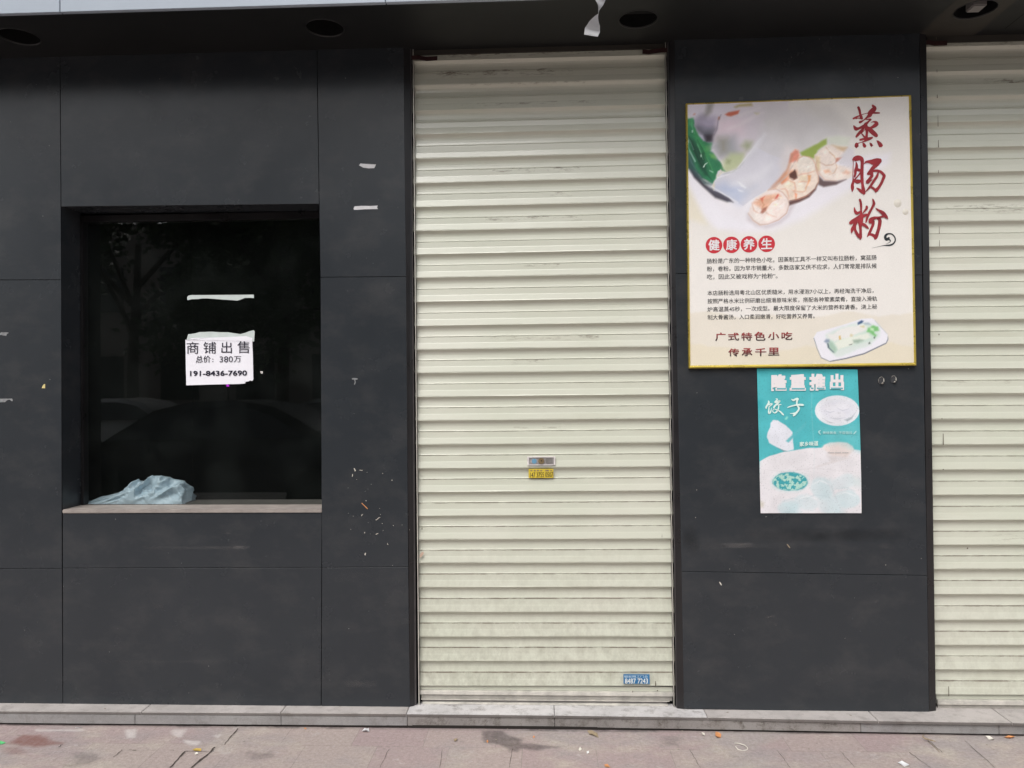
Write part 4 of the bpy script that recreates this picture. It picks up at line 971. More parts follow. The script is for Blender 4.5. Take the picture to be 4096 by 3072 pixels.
im=raster(PX,PY,(238,234,228),Lp)
food=np.clip(-sdf_poly(PX,PY,m8([(75,90),(900,95),(1010,280),(1010,560),(830,650),(660,760),(420,830),(250,700),(75,450)]))/20,0,1)
meat=np.zeros(PX.shape)
for pl in (m6([(820,450),(1010,300),(1300,340),(1230,500),(1400,620),(1400,760),(1160,845),(910,750)]),m6([(440,560),(530,370),(830,560),(885,850),(700,1070),(440,1140),(300,970),(400,700)]),m6([(-120,1190),(20,1060),(230,960),(420,1100),(400,1330),(120,1490),(-100,1440)]),m5([(40,320),(150,330),(310,670),(480,700),(700,1200),(470,1420),(50,1120)])): meat=np.maximum(meat,np.clip(-sdf_poly(PX,PY,pl)/12,0,1))
im=im*(1+(food*0.05*(fbm(PX,PY,0.02,33,3)-0.5)+meat*(0.02+0.12*(fbm(PX,PY,0.06,36,3)-0.5)+0.08*(fbm(PX+0.6*PY,PY,0.12,35,2)-0.5)))[...,None])
im=np.clip(im*(1+0.025*(fbm(PX,PY,0.012,77,3)-0.5)[...,None]),0,1)
pr=grid_mesh('printed_picture',rays(PX,PY,-0.0150).reshape(-1,3),nxp,nyp,attrmat('poster_print',0.42,0.4,'print',0.05),pos)
set_attr(pr,'print',(srgb2lin(im)*0.96).reshape(-1,3))
YT=-0.0158
b_=MB(); cA=conv(3380,400,7.541)
for s in [[(405,225,80),(440,320,75),(460,430,70),(490,520,90),(520,565,50)],[(255,560,55),(330,520,50),(430,475,35),(560,425,20),(690,395,25),(800,390,70)],[(330,560,40),(400,545,25),(500,570,40)],
 [(835,165,60),(890,250,130),(820,330,150),(760,400,150),(740,460,130),(680,510,70),(620,560,40),(560,610,35),(500,650,60),(450,670,75)],[(840,385,60),(930,390,55),(1035,390,45)],
 [(620,585,30),(700,580,40),(785,585,42),(730,630,50),(680,680,60),(620,740,110),(640,830,120)],[(265,780,40),(320,860,110),(360,870,100),(430,850,70),(530,800,80),(600,760,80)],
 [(570,800,90),(520,900,80),(450,980,90),(380,1060,80),(340,1110,55)],[(640,830,110),(660,950,80),(655,1050,75),(640,1150,90),(600,1190,80)],[(610,880,15),(540,960,20),(500,1000,30),(540,1060,45),(600,1130,60)],
 [(790,685,12),(850,655,30),(930,670,80),(955,720,115),(900,770,110),(820,820,80),(740,860,80)],[(680,830,80),(740,880,130),(820,960,140),(900,1030,130),(945,1070,110)],
 [(460,1200,55),(540,1180,65),(640,1165,70),(740,1150,60),(810,1140,55)],[(820,1130,50),(760,1180,40),(620,1230,45),(500,1275,20),(400,1300,20)]]: stroke_into(b_,s,cA,YT)
for s in [[(300,1320),(340,1280),(405,1310),(410,1400),(340,1460),(285,1400)],[(530,1280),(600,1310),(645,1370),(630,1430),(570,1440),(530,1380)],[(735,1280),(800,1300),(850,1370),(800,1420),(760,1380)],[(945,1215),(1010,1222),(1110,1300),(1150,1370),(1110,1420),(1030,1425),(990,1340)]]: poly_into(b_,s,cA,YT)
b_.build('brush_character',M['red_ink'],pos); b_=MB(); cB=conv(3380,600,7.541)
for s in [[(240,290,40),(250,400,18),(243,600,18),(240,800,25),(250,930,60),(225,1050,90),(225,1150,95),(215,1250,30)],[(245,285,60),(300,255,120),(400,230,140),(490,265,130),(520,340,105),(515,500,95),(510,700,100),(515,900,95),(530,1050,85),(550,1180,110),(570,1290,100),(570,1345,25)],
 [(310,300,80),(420,260,100)],[(560,1290,90),(480,1240,90),(410,1180,60),(350,1145,18)],[(335,370,30),(350,440,70),(350,530,90),(320,620,90),(310,720,70),(290,800,60)],[(380,590,90),(470,620,80)],[(470,680,50),(400,770,40),(330,850,40),(290,900,60)],
 [(280,930,70),(380,950,130),(470,930,80)],[(580,410,20),(640,360,60),(740,350,100),(860,360,180),(980,330,170),(1050,310,120)],[(1060,330,100),(960,430,120),(860,520,110),(770,620,80),(700,690,50)],
 [(695,720,70),(760,690,110),(830,640,70),(960,620,75),(1080,660,80),(1160,740,90),(1180,790,95),(1140,900,85),(1080,1030,80),(1010,1140,85),(935,1230,100),(930,1275,25)],[(930,1220,80),(850,1150,70),(780,1110,60)],
 [(1000,690,50),(960,800,75),(880,920,75),(800,1040,75),(720,1150,60),(620,1260,18)],[(790,690,120),(810,780,90),(740,870,80),(680,950,100),(660,985,70)],[(690,980,80),(770,920,50),(830,890,14)]]: stroke_into(b_,s,cB,YT)
b_.build('brush_character',M['red_ink'],pos); b_=MB(); cC=conv(3380,780,6.9125)
for s in [[(412,130,65),(440,230,65),(445,350,60),(445,480,60),(450,580,110),(420,700,170),(420,800,100),(430,950,70),(430,1080,80),(425,1170,90),(425,1220,35)],[(258,350,25),(275,430,60),(310,490,90),(350,500,80),(410,460,40)],[(600,320,65),(600,370,65),(550,430,50),(495,500,22)],
 [(155,770,95),(230,720,110),(330,660,110),(430,600,120),(520,570,90),(600,540,60)],[(300,760,100),(250,860,90),(200,950,85),(182,1040,35)],[(280,860,60),(280,960,70),(330,1070,80),(390,1150,90)],[(450,790,90),(540,830,80),(600,880,70),(650,925,30)],
 [(770,115,35),(800,230,80),(760,330,65),(700,440,65),(650,540,70),(610,640,60),(590,720,45),(570,770,12)],[(850,365,22),(930,420,60),(1040,490,100),(1100,560,110),(1150,610,75),(1185,660,20)],[(1080,580,60),(980,610,50),(900,620,50),(800,640,90),(720,680,110),(700,740,105)],
 [(900,640,80),(960,690,100),(960,790,100),(940,900,95),(910,1000,90),(880,1100,100),(840,1190,100),(830,1230,35)],[(830,1150,100),(750,1100,80),(680,1090,60)],[(770,740,110),(770,830,80),(730,930,70),(690,1020,75),(650,1100,60),(605,1165,10)]]: stroke_into(b_,s,cC,YT)
b_.build('brush_character',M['red_ink'],pos)
b_=MB()
for s in [[(1210,1190,60),(1150,1230,80),(1110,1170,70),(1140,1100,60),(1220,1070,40),(1310,1090,35),(1380,1180,35),(1385,1270,38),(1330,1350,45),(1230,1390,45),(1100,1395,25),(980,1415,10),(740,1470,4)],[(1200,1220,50),(1255,1260,30),(1230,1310,15),(1130,1355,4)]]: stroke_into(b_,s,cC,YT)
b_.build('ink_swirl',M['swirl'],pos)
ds=[(225,910),(326,908),(427,905),(529,902)]
for (x,y),ch in zip(ds,'健康养生'):
    b_=MB(); px,py=c8(x,y); cc=P(px,py,YT); rr=47/1.443/FPX*3.3; n=36
    b_.add([(cc.x+rr*math.cos(2*math.pi*i/n),YT,cc.z+rr*math.sin(2*math.pi*i/n)) for i in range(n)],[tuple(range(n))]); dd=b_.build('red_disc',M['disc_red'],pos)
    b_=MB(); a=c8(x-32,y-31); c=c8(x+32,y-33); text_into(b_,ch,a,c,63/1.443,YT-0.0006,0.022); b_.build('character',M['white_ink'],dd)
body=[('肠粉是广东的一种特色小吃，因蒸制工具不一样又叫布拉肠粉，窝蓝肠',183,987,1163,966,31),('粉，卷粉。因为早市销量大，多数店家又供不应求，人们常常是排队候',184,1032,1165,1014,31),('吃，因此又被戏称为“抢粉”。',185,1078,592,1072,31),
 ('本店肠粉选用粤北山区优质糙米，用水浸泡7小以上，再经淘洗干净后，',187,1172,1146,1157,30),('按照严格水米比例研磨出细滑原味米浆，搭配各种荤素菜肴，直接入滑轨',187,1219,1167,1204,30),('炉高温蒸45秒，一次成型。最大限度保留了大米的营养和清香。浇上秘',187,1266,1167,1250,30),('制大骨酱汤，入口柔润嫩滑，好吃营养又养胃。',188,1312,806,1304,30)]
for grp in (body[:3],body[3:]):
    b_=MB()
    for s,xa,ya,xb2,yb2,h in grp: text_into(b_,s,c8(xa,ya),c8(xb2,yb2),h/1.443,YT,0.008)
    b_.build('paragraph',M['grey_ink'],pos)
def gradient_ink(name, ztop, zbot):
    m=bpy.data.materials.new(name); t,bb=nodes(m); ge=t.nodes.new('ShaderNodeNewGeometry'); s=t.nodes.new('ShaderNodeSeparateXYZ'); t.links.new(ge.outputs['Position'],s.inputs[0])
    mr=t.nodes.new('ShaderNodeMapRange'); mr.inputs['From Min'].default_value=zbot; mr.inputs['From Max'].default_value=ztop; t.links.new(s.outputs['Z'],mr.inputs['Value'])
    mx=t.nodes.new('ShaderNodeMix'); mx.data_type='RGBA'; mx.inputs['A'].default_value=(0.032,0.026,0.026,1); mx.inputs['B'].default_value=(0.36,0.045,0.045,1)
    t.links.new(mr.outputs[0],mx.inputs['Factor']); t.links.new(mx.outputs['Result'],bb.inputs['Base Color']); bb.inputs['Roughness'].default_value=0.6
    return m
cG=conv(2840,1300,6.144)
for s,bx in (('广式特色小吃',[(130,185,385,395),(445,190,715,385),(768,185,1035,385),(1090,165,1365,385),(1425,175,1700,365),(1755,170,2025,365)]),('传承千里',[(450,580,715,770),(780,570,1040,765),(1110,570,1385,765),(1430,555,1705,750)])):
    b_=MB()
    for ch,(xa,ya,xb2,yb2) in zip(s,bx): text_into(b_,ch,cG(xa,ya),cG(xb2,ya),(yb2-ya)/6.144,YT,0.020)
    b_.build('slogan_lettering',gradient_ink('slogan_ink',P(*cG(1000,bx[0][1]),YT).z,P(*cG(1000,bx[0][3]-20),YT).z),pos)
# two small air blisters under the print
b_=MB()
for (x,y,rx,ry) in [(1285,668,22,24),(1330,718,17,18)]:
    px,py=c8(x,y); c=P(px,py,-0.0150); n=14; k=4; vv=[]
    for i in range(k):
        rr=1-i/k
        for j in range(n): vv.append((c.x+rr*rx/1.443/FPX*3.3*math.cos(2*math.pi*j/n),-0.0151-0.003*(1-rr*rr),c.z+rr*ry/1.443/FPX*3.3*math.sin(2*math.pi*j/n)))
    ff=[(i*n+j,i*n+(j+1)%n,(i+1)*n+(j+1)%n,(i+1)*n+j) for i in range(k-1) for j in range(n)]+[tuple((k-1)*n+j for j in range(n))]
    b_.add(vv,ff)
b_.build('blister',pmat('print_cream',(0.72,0.68,0.60,1),0.4,0.4),pos,True)

# ================================================================== faded teal dumpling poster
pt=empty('paper_poster',tuple(P(3240,1760,-0.003)),'faded teal and white dumpling poster pasted below the gold framed poster','poster')
TQ=[(3028,1474),(3429.5,1478),(3446,2052.5),(3042.5,2052.7)]
nxp2,nyp2=190,270
uu,vv_=np.meshgrid(np.linspace(0,1,nxp2),np.linspace(0,1,nyp2))
pp=bil(TQ,uu,vv_); PX,PY=pp[...,0].copy(),pp[...,1]
PX+=np.where(uu>0.5,1,0)*(uu-0.5)*2*(4.0*np.sin(vv_*math.pi))*0.8
def mt(L): return [ct(*p) for p in L]
Lt=[
 (mt([(110,70),(1200,70),(1200,150),(110,150)]),(44,150,158),30,0.5,4),
 (mt([(110,400),(180,420),(190,520),(120,480)]),(50,164,172),30,0.7,4),
 (mt([(150,1050),(250,1000),(400,955),(560,925),(720,908),(800,905),(822,880),(880,856),(960,848),(1060,860),(1110,892),(1130,930),(1220,944),(1240,1620),(140,1620)]),(230,227,230),5,1,3),
 (mt([(800,905),(822,880),(880,856),(960,848),(1060,860),(1110,892),(1130,930),(1060,1010),(900,1000)]),(232,218,212),16,0.8,4),
 (mt([(780,690),(1180,660),(1190,930),(1130,900),(1000,840),(880,840)]),(110,196,200),60,0.7,10),
 (mt(ell(955,525,230,158)),(236,238,242),5,1,0),
 (mt(ell(955,520,180,110)),(214,214,224),50,0.8,8),
 (mt([(845,510),(880,500),(940,512),(880,516)]),(168,168,178),6,0.8,2),
 (mt([(940,555),(970,540),(1000,555),(970,552)]),(108,110,118),5,0.9,2),
 (mt([(1030,620),(1100,590),(1150,540),(1110,610),(1060,640)]),(150,162,170),10,0.8,3),
 (mt([(800,600),(860,640),(930,655),(880,650)]),(140,146,154),6,0.8,2),
 (mt(ell(880,500,70,40)),(228,228,234),18,0.9,6),(mt(ell(1010,480,80,42)),(230,230,236),18,0.9,6),(mt(ell(960,570,90,40)),(226,226,232),18,0.9,6),(band(mt([(820,520),(880,545),(930,530)]),2.5),(176,178,190),4,0.7,0),(band(mt([(960,500),(1010,525),(1080,505)]),2.5),(176,178,190),4,0.7,0),(band(mt([(880,600),(960,612),(1040,596)]),2.5),(170,174,186),4,0.7,0),(band(mt(ell(955,525,214,144)+[(1169,525)]),1.6),(206,210,218),3,0.6,0),
 (mt([(290,622),(340,625),(430,680),(495,745),(500,800),(505,930),(440,945),(400,940),(330,905),(250,860),(228,800),(240,750),(258,700),(262,650)]),(228,230,238),5,1,3),
 (mt([(330,905),(400,935),(445,946),(400,948)]),(90,130,136),5,0.7,0),
 (mt([(425,840),(600,670),(640,640),(620,690),(450,855)]),(96,186,194),8,0.9,2),
 (mt([(408,610),(430,580),(452,588),(436,620),(415,622)]),(150,226,212),6,0.9,2),
 (mt(ell(465,1262,198,110)),(206,222,222),20,0.8,8),
 (mt(ell(465,1262,184,96)),(58,160,168),8,0.95,6),
 (mt([(760,1250),(880,1260),(880,1420),(780,1450)]),(196,220,224),60,0.8,10),
 (mt([(420,1500),(560,1480),(540,1600),(440,1600)]),(178,212,218),60,0.7,10),
 (mt([(860,1420),(1010,1480),(1000,1600),(840,1600)]),(186,216,220),70,0.7,10),
 (mt([(1060,1200),(1200,1230),(1200,1310),(1050,1310)]),(206,222,222),50,0.7,10),
 (mt(ell(800,1330,120,100,0.4)),(206,222,226),16,0.75,8),(mt(ell(1010,1270,120,80,-0.3)),(214,224,228),16,0.7,8),(mt(ell(1060,1440,130,90,0.2)),(202,220,224),16,0.75,8),(mt(ell(880,1500,120,80,-0.2)),(212,224,228),16,0.7,8),(mt(ell(640,1480,130,80,0.3)),(208,222,226),16,0.7,8),(mt(ell(450,1530,110,70,-0.2)),(198,218,222),18,0.7,8),(band(mt([(700,1290),(780,1250),(880,1290),(900,1360)]),5),(240,242,244),8,0.7,0),(band(mt([(950,1400),(1040,1370),(1150,1410)]),5),(240,242,244),8,0.7,0),(band(mt([(540,1450),(640,1410),(740,1440)]),5),(240,242,244),8,0.7,0),(band(mt([(640,1440),(720,1400),(840,1410),(920,1460)]),3),(188,206,212),7,0.6,0),(band(mt([(930,1340),(1040,1320),(1150,1360)]),3),(190,208,212),7,0.6,0),(band(mt([(390,1470),(500,1430),(630,1470)]),3),(190,206,212),7,0.6,0),(band(mt([(740,1110),(900,1060),(1100,1010)]),5),(206,196,192),14,0.5,0),(band(mt([(820,1230),(900,1330),(960,1480)]),4),(196,202,208),10,0.6,0),
 (band(mt([(160,1130),(400,1160),(720,1120),(1200,1170)]),3),(208,204,206),5,0.45,0),(band(mt([(700,80),(690,500),(720,1000),(700,1600)]),2.5),(200,214,216),5,0.30,0),
 (mt([(850,990),(920,1020),(1060,990),(1010,1020),(900,1040)]),(206,198,196),24,0.7,8),
 (mt([(150,1460),(200,1480),(190,1530),(150,1520)]),(196,190,170),20,0.6,6),
]
im=raster(PX,PY,(84,186,193),Lt)
msk=np.clip(-sdf_poly(PX,PY,mt(ell(465,1262,180,94)))/4,0,1)*(fbm(PX,PY,0.10,31,3)>0.52)
im=im*(1-msk[...,None]*0.8)+np.array((206,232,214))/255.*msk[...,None]*0.8
spk=(fbm(PX,PY,0.35,51,2)>0.80)[...,None]; im=np.where(spk,im*0.86,im)
im=np.clip(im*(1+0.10*(fbm(PX,PY,0.020,61,4)-0.5)[...,None]),0,1)
yy=-0.0022-0.0016*np.abs(np.sin(uu*5.2+vv_*2))*np.clip(np.minimum(1-uu,1)*9,0,1)-0.002*np.clip((uu-0.93)/0.07,0,1)-0.0012*fbm(PX,PY,0.012,91,3)
W3=rays(PX,PY,-0.004); W3[...,1]=yy
pr=grid_mesh('printed_sheet',W3.reshape(-1,3),nxp2,nyp2,attrmat('teal_print',0.5,0.35,'print',0.05),pt)
set_attr(pr,'print',(srgb2lin(im)*0.95).reshape(-1,3))
YQ=-0.0062
b_=MB()
for ch,(xa,ya,xb2,yb2) in zip('隆重推出',[(272,148,434,322),(463,146,631,318),(667,142,835,318),(880,142,1027,312)]):
    text_into(b_,ch,ct(xa,ya),ct(xb2,ya),(yb2-ya)/2.592,YQ,0.055)
b_.build('heading_lettering',M['white_ink'],pt)
M['teal_ink']=pmat('teal_ink',(0.16,0.42,0.47,1),0.6,0.3)
for (xa,xb2,y0q) in [(285,300,296),(330,425,300),(485,620,300),(685,710,296),(745,825,296),(890,1015,296)]:
    b_=MB(); poly_into(b_,[(xa,y0q-10),(xb2,y0q-10),(xb2,y0q+6),(xa,y0q+6)],ct,YQ-0.0008); b_.build('heading_fade',M['teal_ink'],pt)
b_=MB(); cJ=conv(3040,1580,11.06)
for s in [[(380,270,60),(390,340,80),(330,440,70),(270,540,75),(275,600,35)],[(380,440,50),(470,390,50),(540,395,50),(480,460,45),(390,520,40)],[(395,540,45),(390,660,55),(385,760,70),(410,820,60),(460,770,60),(490,680,45),(515,560,10)],[(710,165,40),(770,185,60),(720,250,60),(670,310,80)],
 [(690,330,60),(790,280,70),(880,260,55),(800,350,80),(700,440,80),(620,540,80),(620,590,35)],[(780,440,40),(860,430,40),(940,420,25)],[(830,470,45),(820,580,60),(770,690,70),(700,770,70),(640,790,40),(570,740,35),(580,660,30),(640,625,30),(720,650,40),(800,680,45),(900,740,60),(980,820,75),(1040,880,50)],
 [(1400,190,40),(1480,230,80),(1570,190,90),(1650,170,100),(1700,180,55)],[(1660,190,90),(1630,300,80),(1630,420,70)],[(1220,555,30),(1320,510,55),(1480,470,60),(1640,440,75),(1800,430,90),(1900,440,80),(1940,445,35)],[(1660,490,60),(1720,560,80),(1700,670,80),(1620,770,85),(1560,840,90),(1490,910,80),(1490,940,25)],[(1540,800,60),(1440,820,50),(1330,815,20)]]: stroke_into(b_,s,cJ,YQ)
b_.build('brush_lettering',M['mint_ink'],pt)
b_=MB()
text_into(b_,'美味美食',ct(805,738),ct(948,738),30/2.592,YQ,0.02); text_into(b_,'不容错过',ct(972,738),ct(1112,738),30/2.592,YQ,0.02)
for s in [[(785,728,8),(765,745,14),(785,772,8)],[(1125,770,8),(1142,750,14),(1155,735,6)]]: stroke_into(b_,s,ct,YQ)
b_.build('small_lettering',M['mint_faint'],pt)
b_=MB(); text_into(b_,'家乡味道',ct(566,848),ct(760,838),50/2.592,YQ,0.02); b_.build('small_lettering',M['mint_ink'],pt)
b_=MB()
for (x0q,x1q) in [(858,915),(932,995),(1010,1070)]:
    x=x0q
    while x<x1q:
        poly_into(b_,[(x,955),(x+7,955),(x+7,965),(x,965)],ct,YQ); x+=11
b_.build('tiny_print',pmat('tiny_grey',(0.42,0.41,0.41,1),0.6,0.3),pt)

# ================================================================== shop-for-sale notice and torn paper on the glass
cN=conv(680,1140,3.77); YN=YG-0.0015
def sheet(name, pts, cvt, y, mat, thick=0.0012, curl=0.0, parent=None):
    f_=[P(*cvt(*p),y) for p in pts]; n=len(f_); b=[p+Vector((0,thick,0)) for p in f_]
    return mesh(name,f_+b,[tuple(range(n-1,-1,-1)),tuple(range(n,2*n))]+[(i,(i+1)%n,n+(i+1)%n,n+i) for i in range(n)],mat,parent)
no=empty('paper_notice',tuple(P(870,1450,YN)),'white paper notice with a phone number taped to the dark window glass','notice')
sheet('sheet',[(232,825),(420,832),(700,836),(1240,842),(1250,1100),(1256,1420),(1240,1448),(1205,1438),(1190,1452),(1118,1462),(1142,1472),(1130,1484),(1050,1492),(700,1500),(400,1508),(245,1513),(238,1200)],cN,YN-0.0012,M['paper'],0.001,parent=no)
sheet('paper_strip',[(252,820),(275,742),(360,732),(450,710),(640,704),(750,712),(870,712),(1040,738),(1060,740),(1130,722),(1200,695),(1262,682),(1277,700),(1268,850),(1245,856),(1240,800),(1150,790),(700,800),(450,802),(380,800),(330,806),(290,836)],cN,YN+0.0002,M['paper_green'],0.0008,parent=no)
sheet('paper_strip',[(262,835),(330,800),(700,790),(1150,772),(1240,800),(1242,846),(232,830)],cN,YN-0.0026,M['paper'],0.0008,parent=no)
b_=MB()
for ch,(xa,ya,xb2,yb2) in zip('商铺出售',[(252,856,432,1038),(502,856,692,1034),(775,856,932,1030),(1015,848,1200,1028)]): text_into(b_,ch,cN(xa,ya),cN(xb2,ya-1),(yb2-ya)/3.77,YN-0.0032,-0.004)
b_.build('heading',M['ink'],no); b_=MB(); text_into(b_,'总价',cN(388,1068),cN(612,1062),108/3.77,YN-0.0032,0.008); b_.build('price_line',M['ink'],no); b_=MB(); text_into(b_,':',cN(636,1112),cN(654,1112),48/3.77,YN-0.0032,0.0); text_into(b_,'380',cN(748,1076),cN(948,1074),90/3.77,YN-0.0032,0.0); text_into(b_,'万',cN(962,1074),cN(1070,1072),92/3.77,YN-0.0032,0.006)
b_.build('price_line',M['ink'],no); b_=MB(); text_into(b_,'191-8436-7690',cN(302,1296),cN(1160,1288),78/3.77,YN-0.0032,0.020)
b_.build('phone_number',M['ink'],no)
o=sheet('torn_paper',[(258,185),(275,162),(320,152),(700,150),(1264,145),(1264,198),(1215,193),(1130,195),(1060,220),(1015,235),(940,229),(800,220),(700,212),(560,202),(490,202),(420,212),(330,214),(262,228)],cN,YN-0.001,M['paper_green'],0.001)
tag(o,'thin torn strip of pale paper left on the window glass above the notice','torn paper')

# ================================================================== tapes, scraps and hooks on the walls
def cz(x,y): return (x,y)
def scrap(name, pts, label, cat, mat, y=-0.0012, group=None, cvt=cz):
    o_=sheet(name,pts,cvt,y,mat,0.0009); tag(o_,label,cat,group); return o_
cR1=conv(0,0,1.3012)
scrap('tape_strip',[(1868,860),(1876,851),(1900,853),(1957,856),(1948,875),(1920,876),(1890,872)],'short white tape strip stuck highest on the dark panel left of the shutter','tape',M['tape'],cvt=cR1)
scrap('tape_strip',[(1840,1085),(1846,1074),(1880,1071),(1930,1072),(1966,1070),(1962,1078),(1967,1088),(1900,1089),(1860,1092),(1842,1092)],'longer white tape strip stuck below a shorter one on the dark panel','tape',M['tape'],cvt=cR1)
cL=conv(0,1250,3.6864)
scrap('tape_strip',[(-40,295),(10,300),(20,292),(90,292),(128,298),(100,318),(92,343),(40,338),(20,330),(-40,340)],'grey torn tape scrap at the left photo edge, the upper of two','tape',M['grey_tape'],cvt=cL)
scrap('tape_strip',[(-40,1272),(60,1270),(130,1270),(175,1268),(188,1290),(180,1310),(140,1285),(110,1290),(70,1322),(-40,1326)],'pale torn tape scrap at the left photo edge, the lower of two','tape',M['grey_tape'],cvt=cL)
scrap('paper_scrap',[(614,1115),(632,1075),(652,1055),(664,1055),(664,1118)],'tiny pale yellow paper corner stuck on the dark wall left of the window','paper scrap',M['yellow_scrap'],cvt=cL)
scrap('glue_residue',[(1408,1513),(1416,1512),(1430,1514),(1430,1518),(1421,1519),(1423,1530),(1419,1539),(1416,1538),(1419,1528),(1417,1519),(1408,1518)],'small whitish T shaped glue residue on the panel between window and shutter','residue',M['grey_tape'])
cF=conv(1380,1800,3.606)
scrap('straw_scrap',[(236,768),(243,762),(330,845),(322,853)],'thin orange straw splinter stuck slanting on the dark panel beside the shutter','straw',M['orange'],cvt=cF)
def curl_scrap(pts, hw, label, group=None, name='paper_shred', mat='cream_scrap', cvt=cF):
    mb=MB(); n=len(pts); vv=[]
    for i,(x,y) in enumerate(pts):
        a=pts[max(i-1,0)]; c=pts[min(i+1,n-1)]; dx,dy=c[0]-a[0],c[1]-a[1]; l=math.hypot(dx,dy) or 1; h=hw*(0.6 if i in (0,n-1) else 1)
        vv += [P(*cvt(x-dy/l*h,y+dx/l*h),-0.0012),P(*cvt(x+dy/l*h,y-dx/l*h),-0.0022)]
    m=len(vv); vv += [v+Vector((0,0.0008,0)) for v in vv]
    ff=[]
    for i in range(n-1): ff += [(2*i,2*i+1,2*i+3,2*i+2),(m+2*i,m+2*i+2,m+2*i+3,m+2*i+1)]
    mb.add(vv,ff); o_=mb.build(name,M[mat]); tag(o_,label,'paper shred',group); return o_
curl_scrap([(440,1008),(455,1008),(472,992),(490,975),(508,972)],5,'curly S shaped white shred, the largest shred stuck on the panel beside the shutter')
curl_scrap([(130,262),(140,285),(150,298),(140,305)],6,'white forked shred at the top left of the shreds beside the shutter')
curl_scrap([(205,290),(225,291),(240,294),(255,292)],4,'short level white shred near the top of the shreds beside the shutter')
curl_scrap([(110,348),(108,365),(104,385)],4,'thin upright grey shred below the forked shred')
curl_scrap([(238,952),(242,938),(258,925)],5,'short curved white shred just under the orange straw splinter')
curl_scrap([(442,1218),(455,1214),(465,1206),(480,1204)],5,'wavy white shred lower than the curly S shaped one')
curl_scrap([(290,1518),(290,1500),(298,1485)],8,'white seed shaped shred, the lowest of those beside the shutter')
curl_scrap([(612,1345),(615,1362),(624,1366)],4,'small L shaped white shred low beside the black trim')
curl_scrap([(280,1185),(284,1203)],7,'stubby white shred left of the wavy one')
GF='tiny pale flecks stuck on the dark panel beside the shutter'
fl=[(318,322,5),(170,426,4),(543,338,7),(678,435,8),(303,732,8),(378,494,4),(120,955,5),(510,930,5),(537,1060,7),(824,1082,5),(84,1145,6),(550,1160,5),(366,1210,4),(698,1090,6),(930,1152,5),(500,842,4),(48,912,4),(292,597,3),(332,563,3),(685,1665,6)]
src=None
for (x,y,r_) in fl:
    if src is None:
        n=7; pts=[(math.cos(2*math.pi*i/n)*(1+0.35*math.sin(i*2.3)),math.sin(2*math.pi*i/n)*(1+0.3*math.cos(i*1.7))) for i in range(n)]
        vv=[(a*0.0011,0,c*0.0011) for a,c in pts]+[(a*0.0008,-0.0009,c*0.0008) for a,c in pts]
        src=mesh('paper_fleck',vv,[tuple(range(n,2*n))]+[(i,(i+1)%n,n+(i+1)%n,n+i) for i in range(n)],M['cream_scrap']); o=src
    else:
        o=src.copy(); COL.objects.link(o)
    o.location=P(*cF(x,y),-0.0006); o.rotation_euler=(0,x*0.7,0); s=r_/5.0; o.scale=(s,1,s*random.uniform(0.8,1.4))
    tag(o,'tiny pale fleck stuck on the dark panel between window and shutter','fleck',GF)
GP='tiny pale flecks stuck on the dark pillar'
for (x,y,r_) in [(3064,2067,4),(2782,2070,4),(2919,2276,4),(3543,2260,4),(3685,2234,4),(2787,1960,4),(3380,2553,3)]:
    o=src.copy(); COL.objects.link(o); o.location=P(x,y,-0.0006); o.scale=(r_/4,1,r_/3.4); o.rotation_euler=(0,x,0)
    tag(o,'tiny pale fleck stuck on the dark pillar below the posters','fleck',GP)
curl_scrap([(2878,2328),(2882,2334),(2886,2341)],2.4,'pale slanting shred on the pillar just below its lowest panel joint',cvt=cz)
curl_scrap([(3148,2176),(3154,2184),(3160,2192)],2.2,'pale slanting scratch shred on the pillar below the teal poster',cvt=cz,mat='leaf_dry')
# chalky scuffs and greasy smudges on the panels (soft edged wear, part of the wall they mark)
def smear_mat(name, col, op, scale=26, sx=0.35):
    m=bpy.data.materials.new(name); t,b=nodes(m); L=t.links.new
    b.inputs['Base Color'].default_value=col; b.inputs['Roughness'].default_value=0.6; b.inputs['Specular IOR Level'].default_value=0.3
    a=t.nodes.new('ShaderNodeVertexColor'); a.layer_name='fade'; tc=t.nodes.new('ShaderNodeTexCoord'); mp=t.nodes.new('ShaderNodeMapping'); mp.inputs['Scale'].default_value=(sx,1,1)
    n=t.nodes.new('ShaderNodeTexNoise'); n.inputs['Scale'].default_value=scale; n.inputs['Detail'].default_value=8; n.inputs['Roughness'].default_value=0.7
    L(tc.outputs['Object'],mp.inputs['Vector']); L(mp.outputs[0],n.inputs['Vector'])
    mr=t.nodes.new('ShaderNodeMapRange'); mr.inputs['From Min'].default_value=0.35; mr.inputs['From Max'].default_value=0.7; mr.inputs['To Max'].default_value=op; L(n.outputs['Fac'],mr.inputs['Value'])
    mu=t.nodes.new('ShaderNodeMath'); mu.operation='MULTIPLY'; L(a.outputs['Color'],mu.inputs[0]); L(mr.outputs[0],mu.inputs[1]); L(mu.outputs[0],b.inputs['Alpha']); return m
M['smear_pale']=smear_mat('pale_scuff',(0.17,0.16,0.158,1),0.6); M['smear_dark']=smear_mat('dark_smudge',(0.008,0.008,0.008,1),0.6,12,0.6)
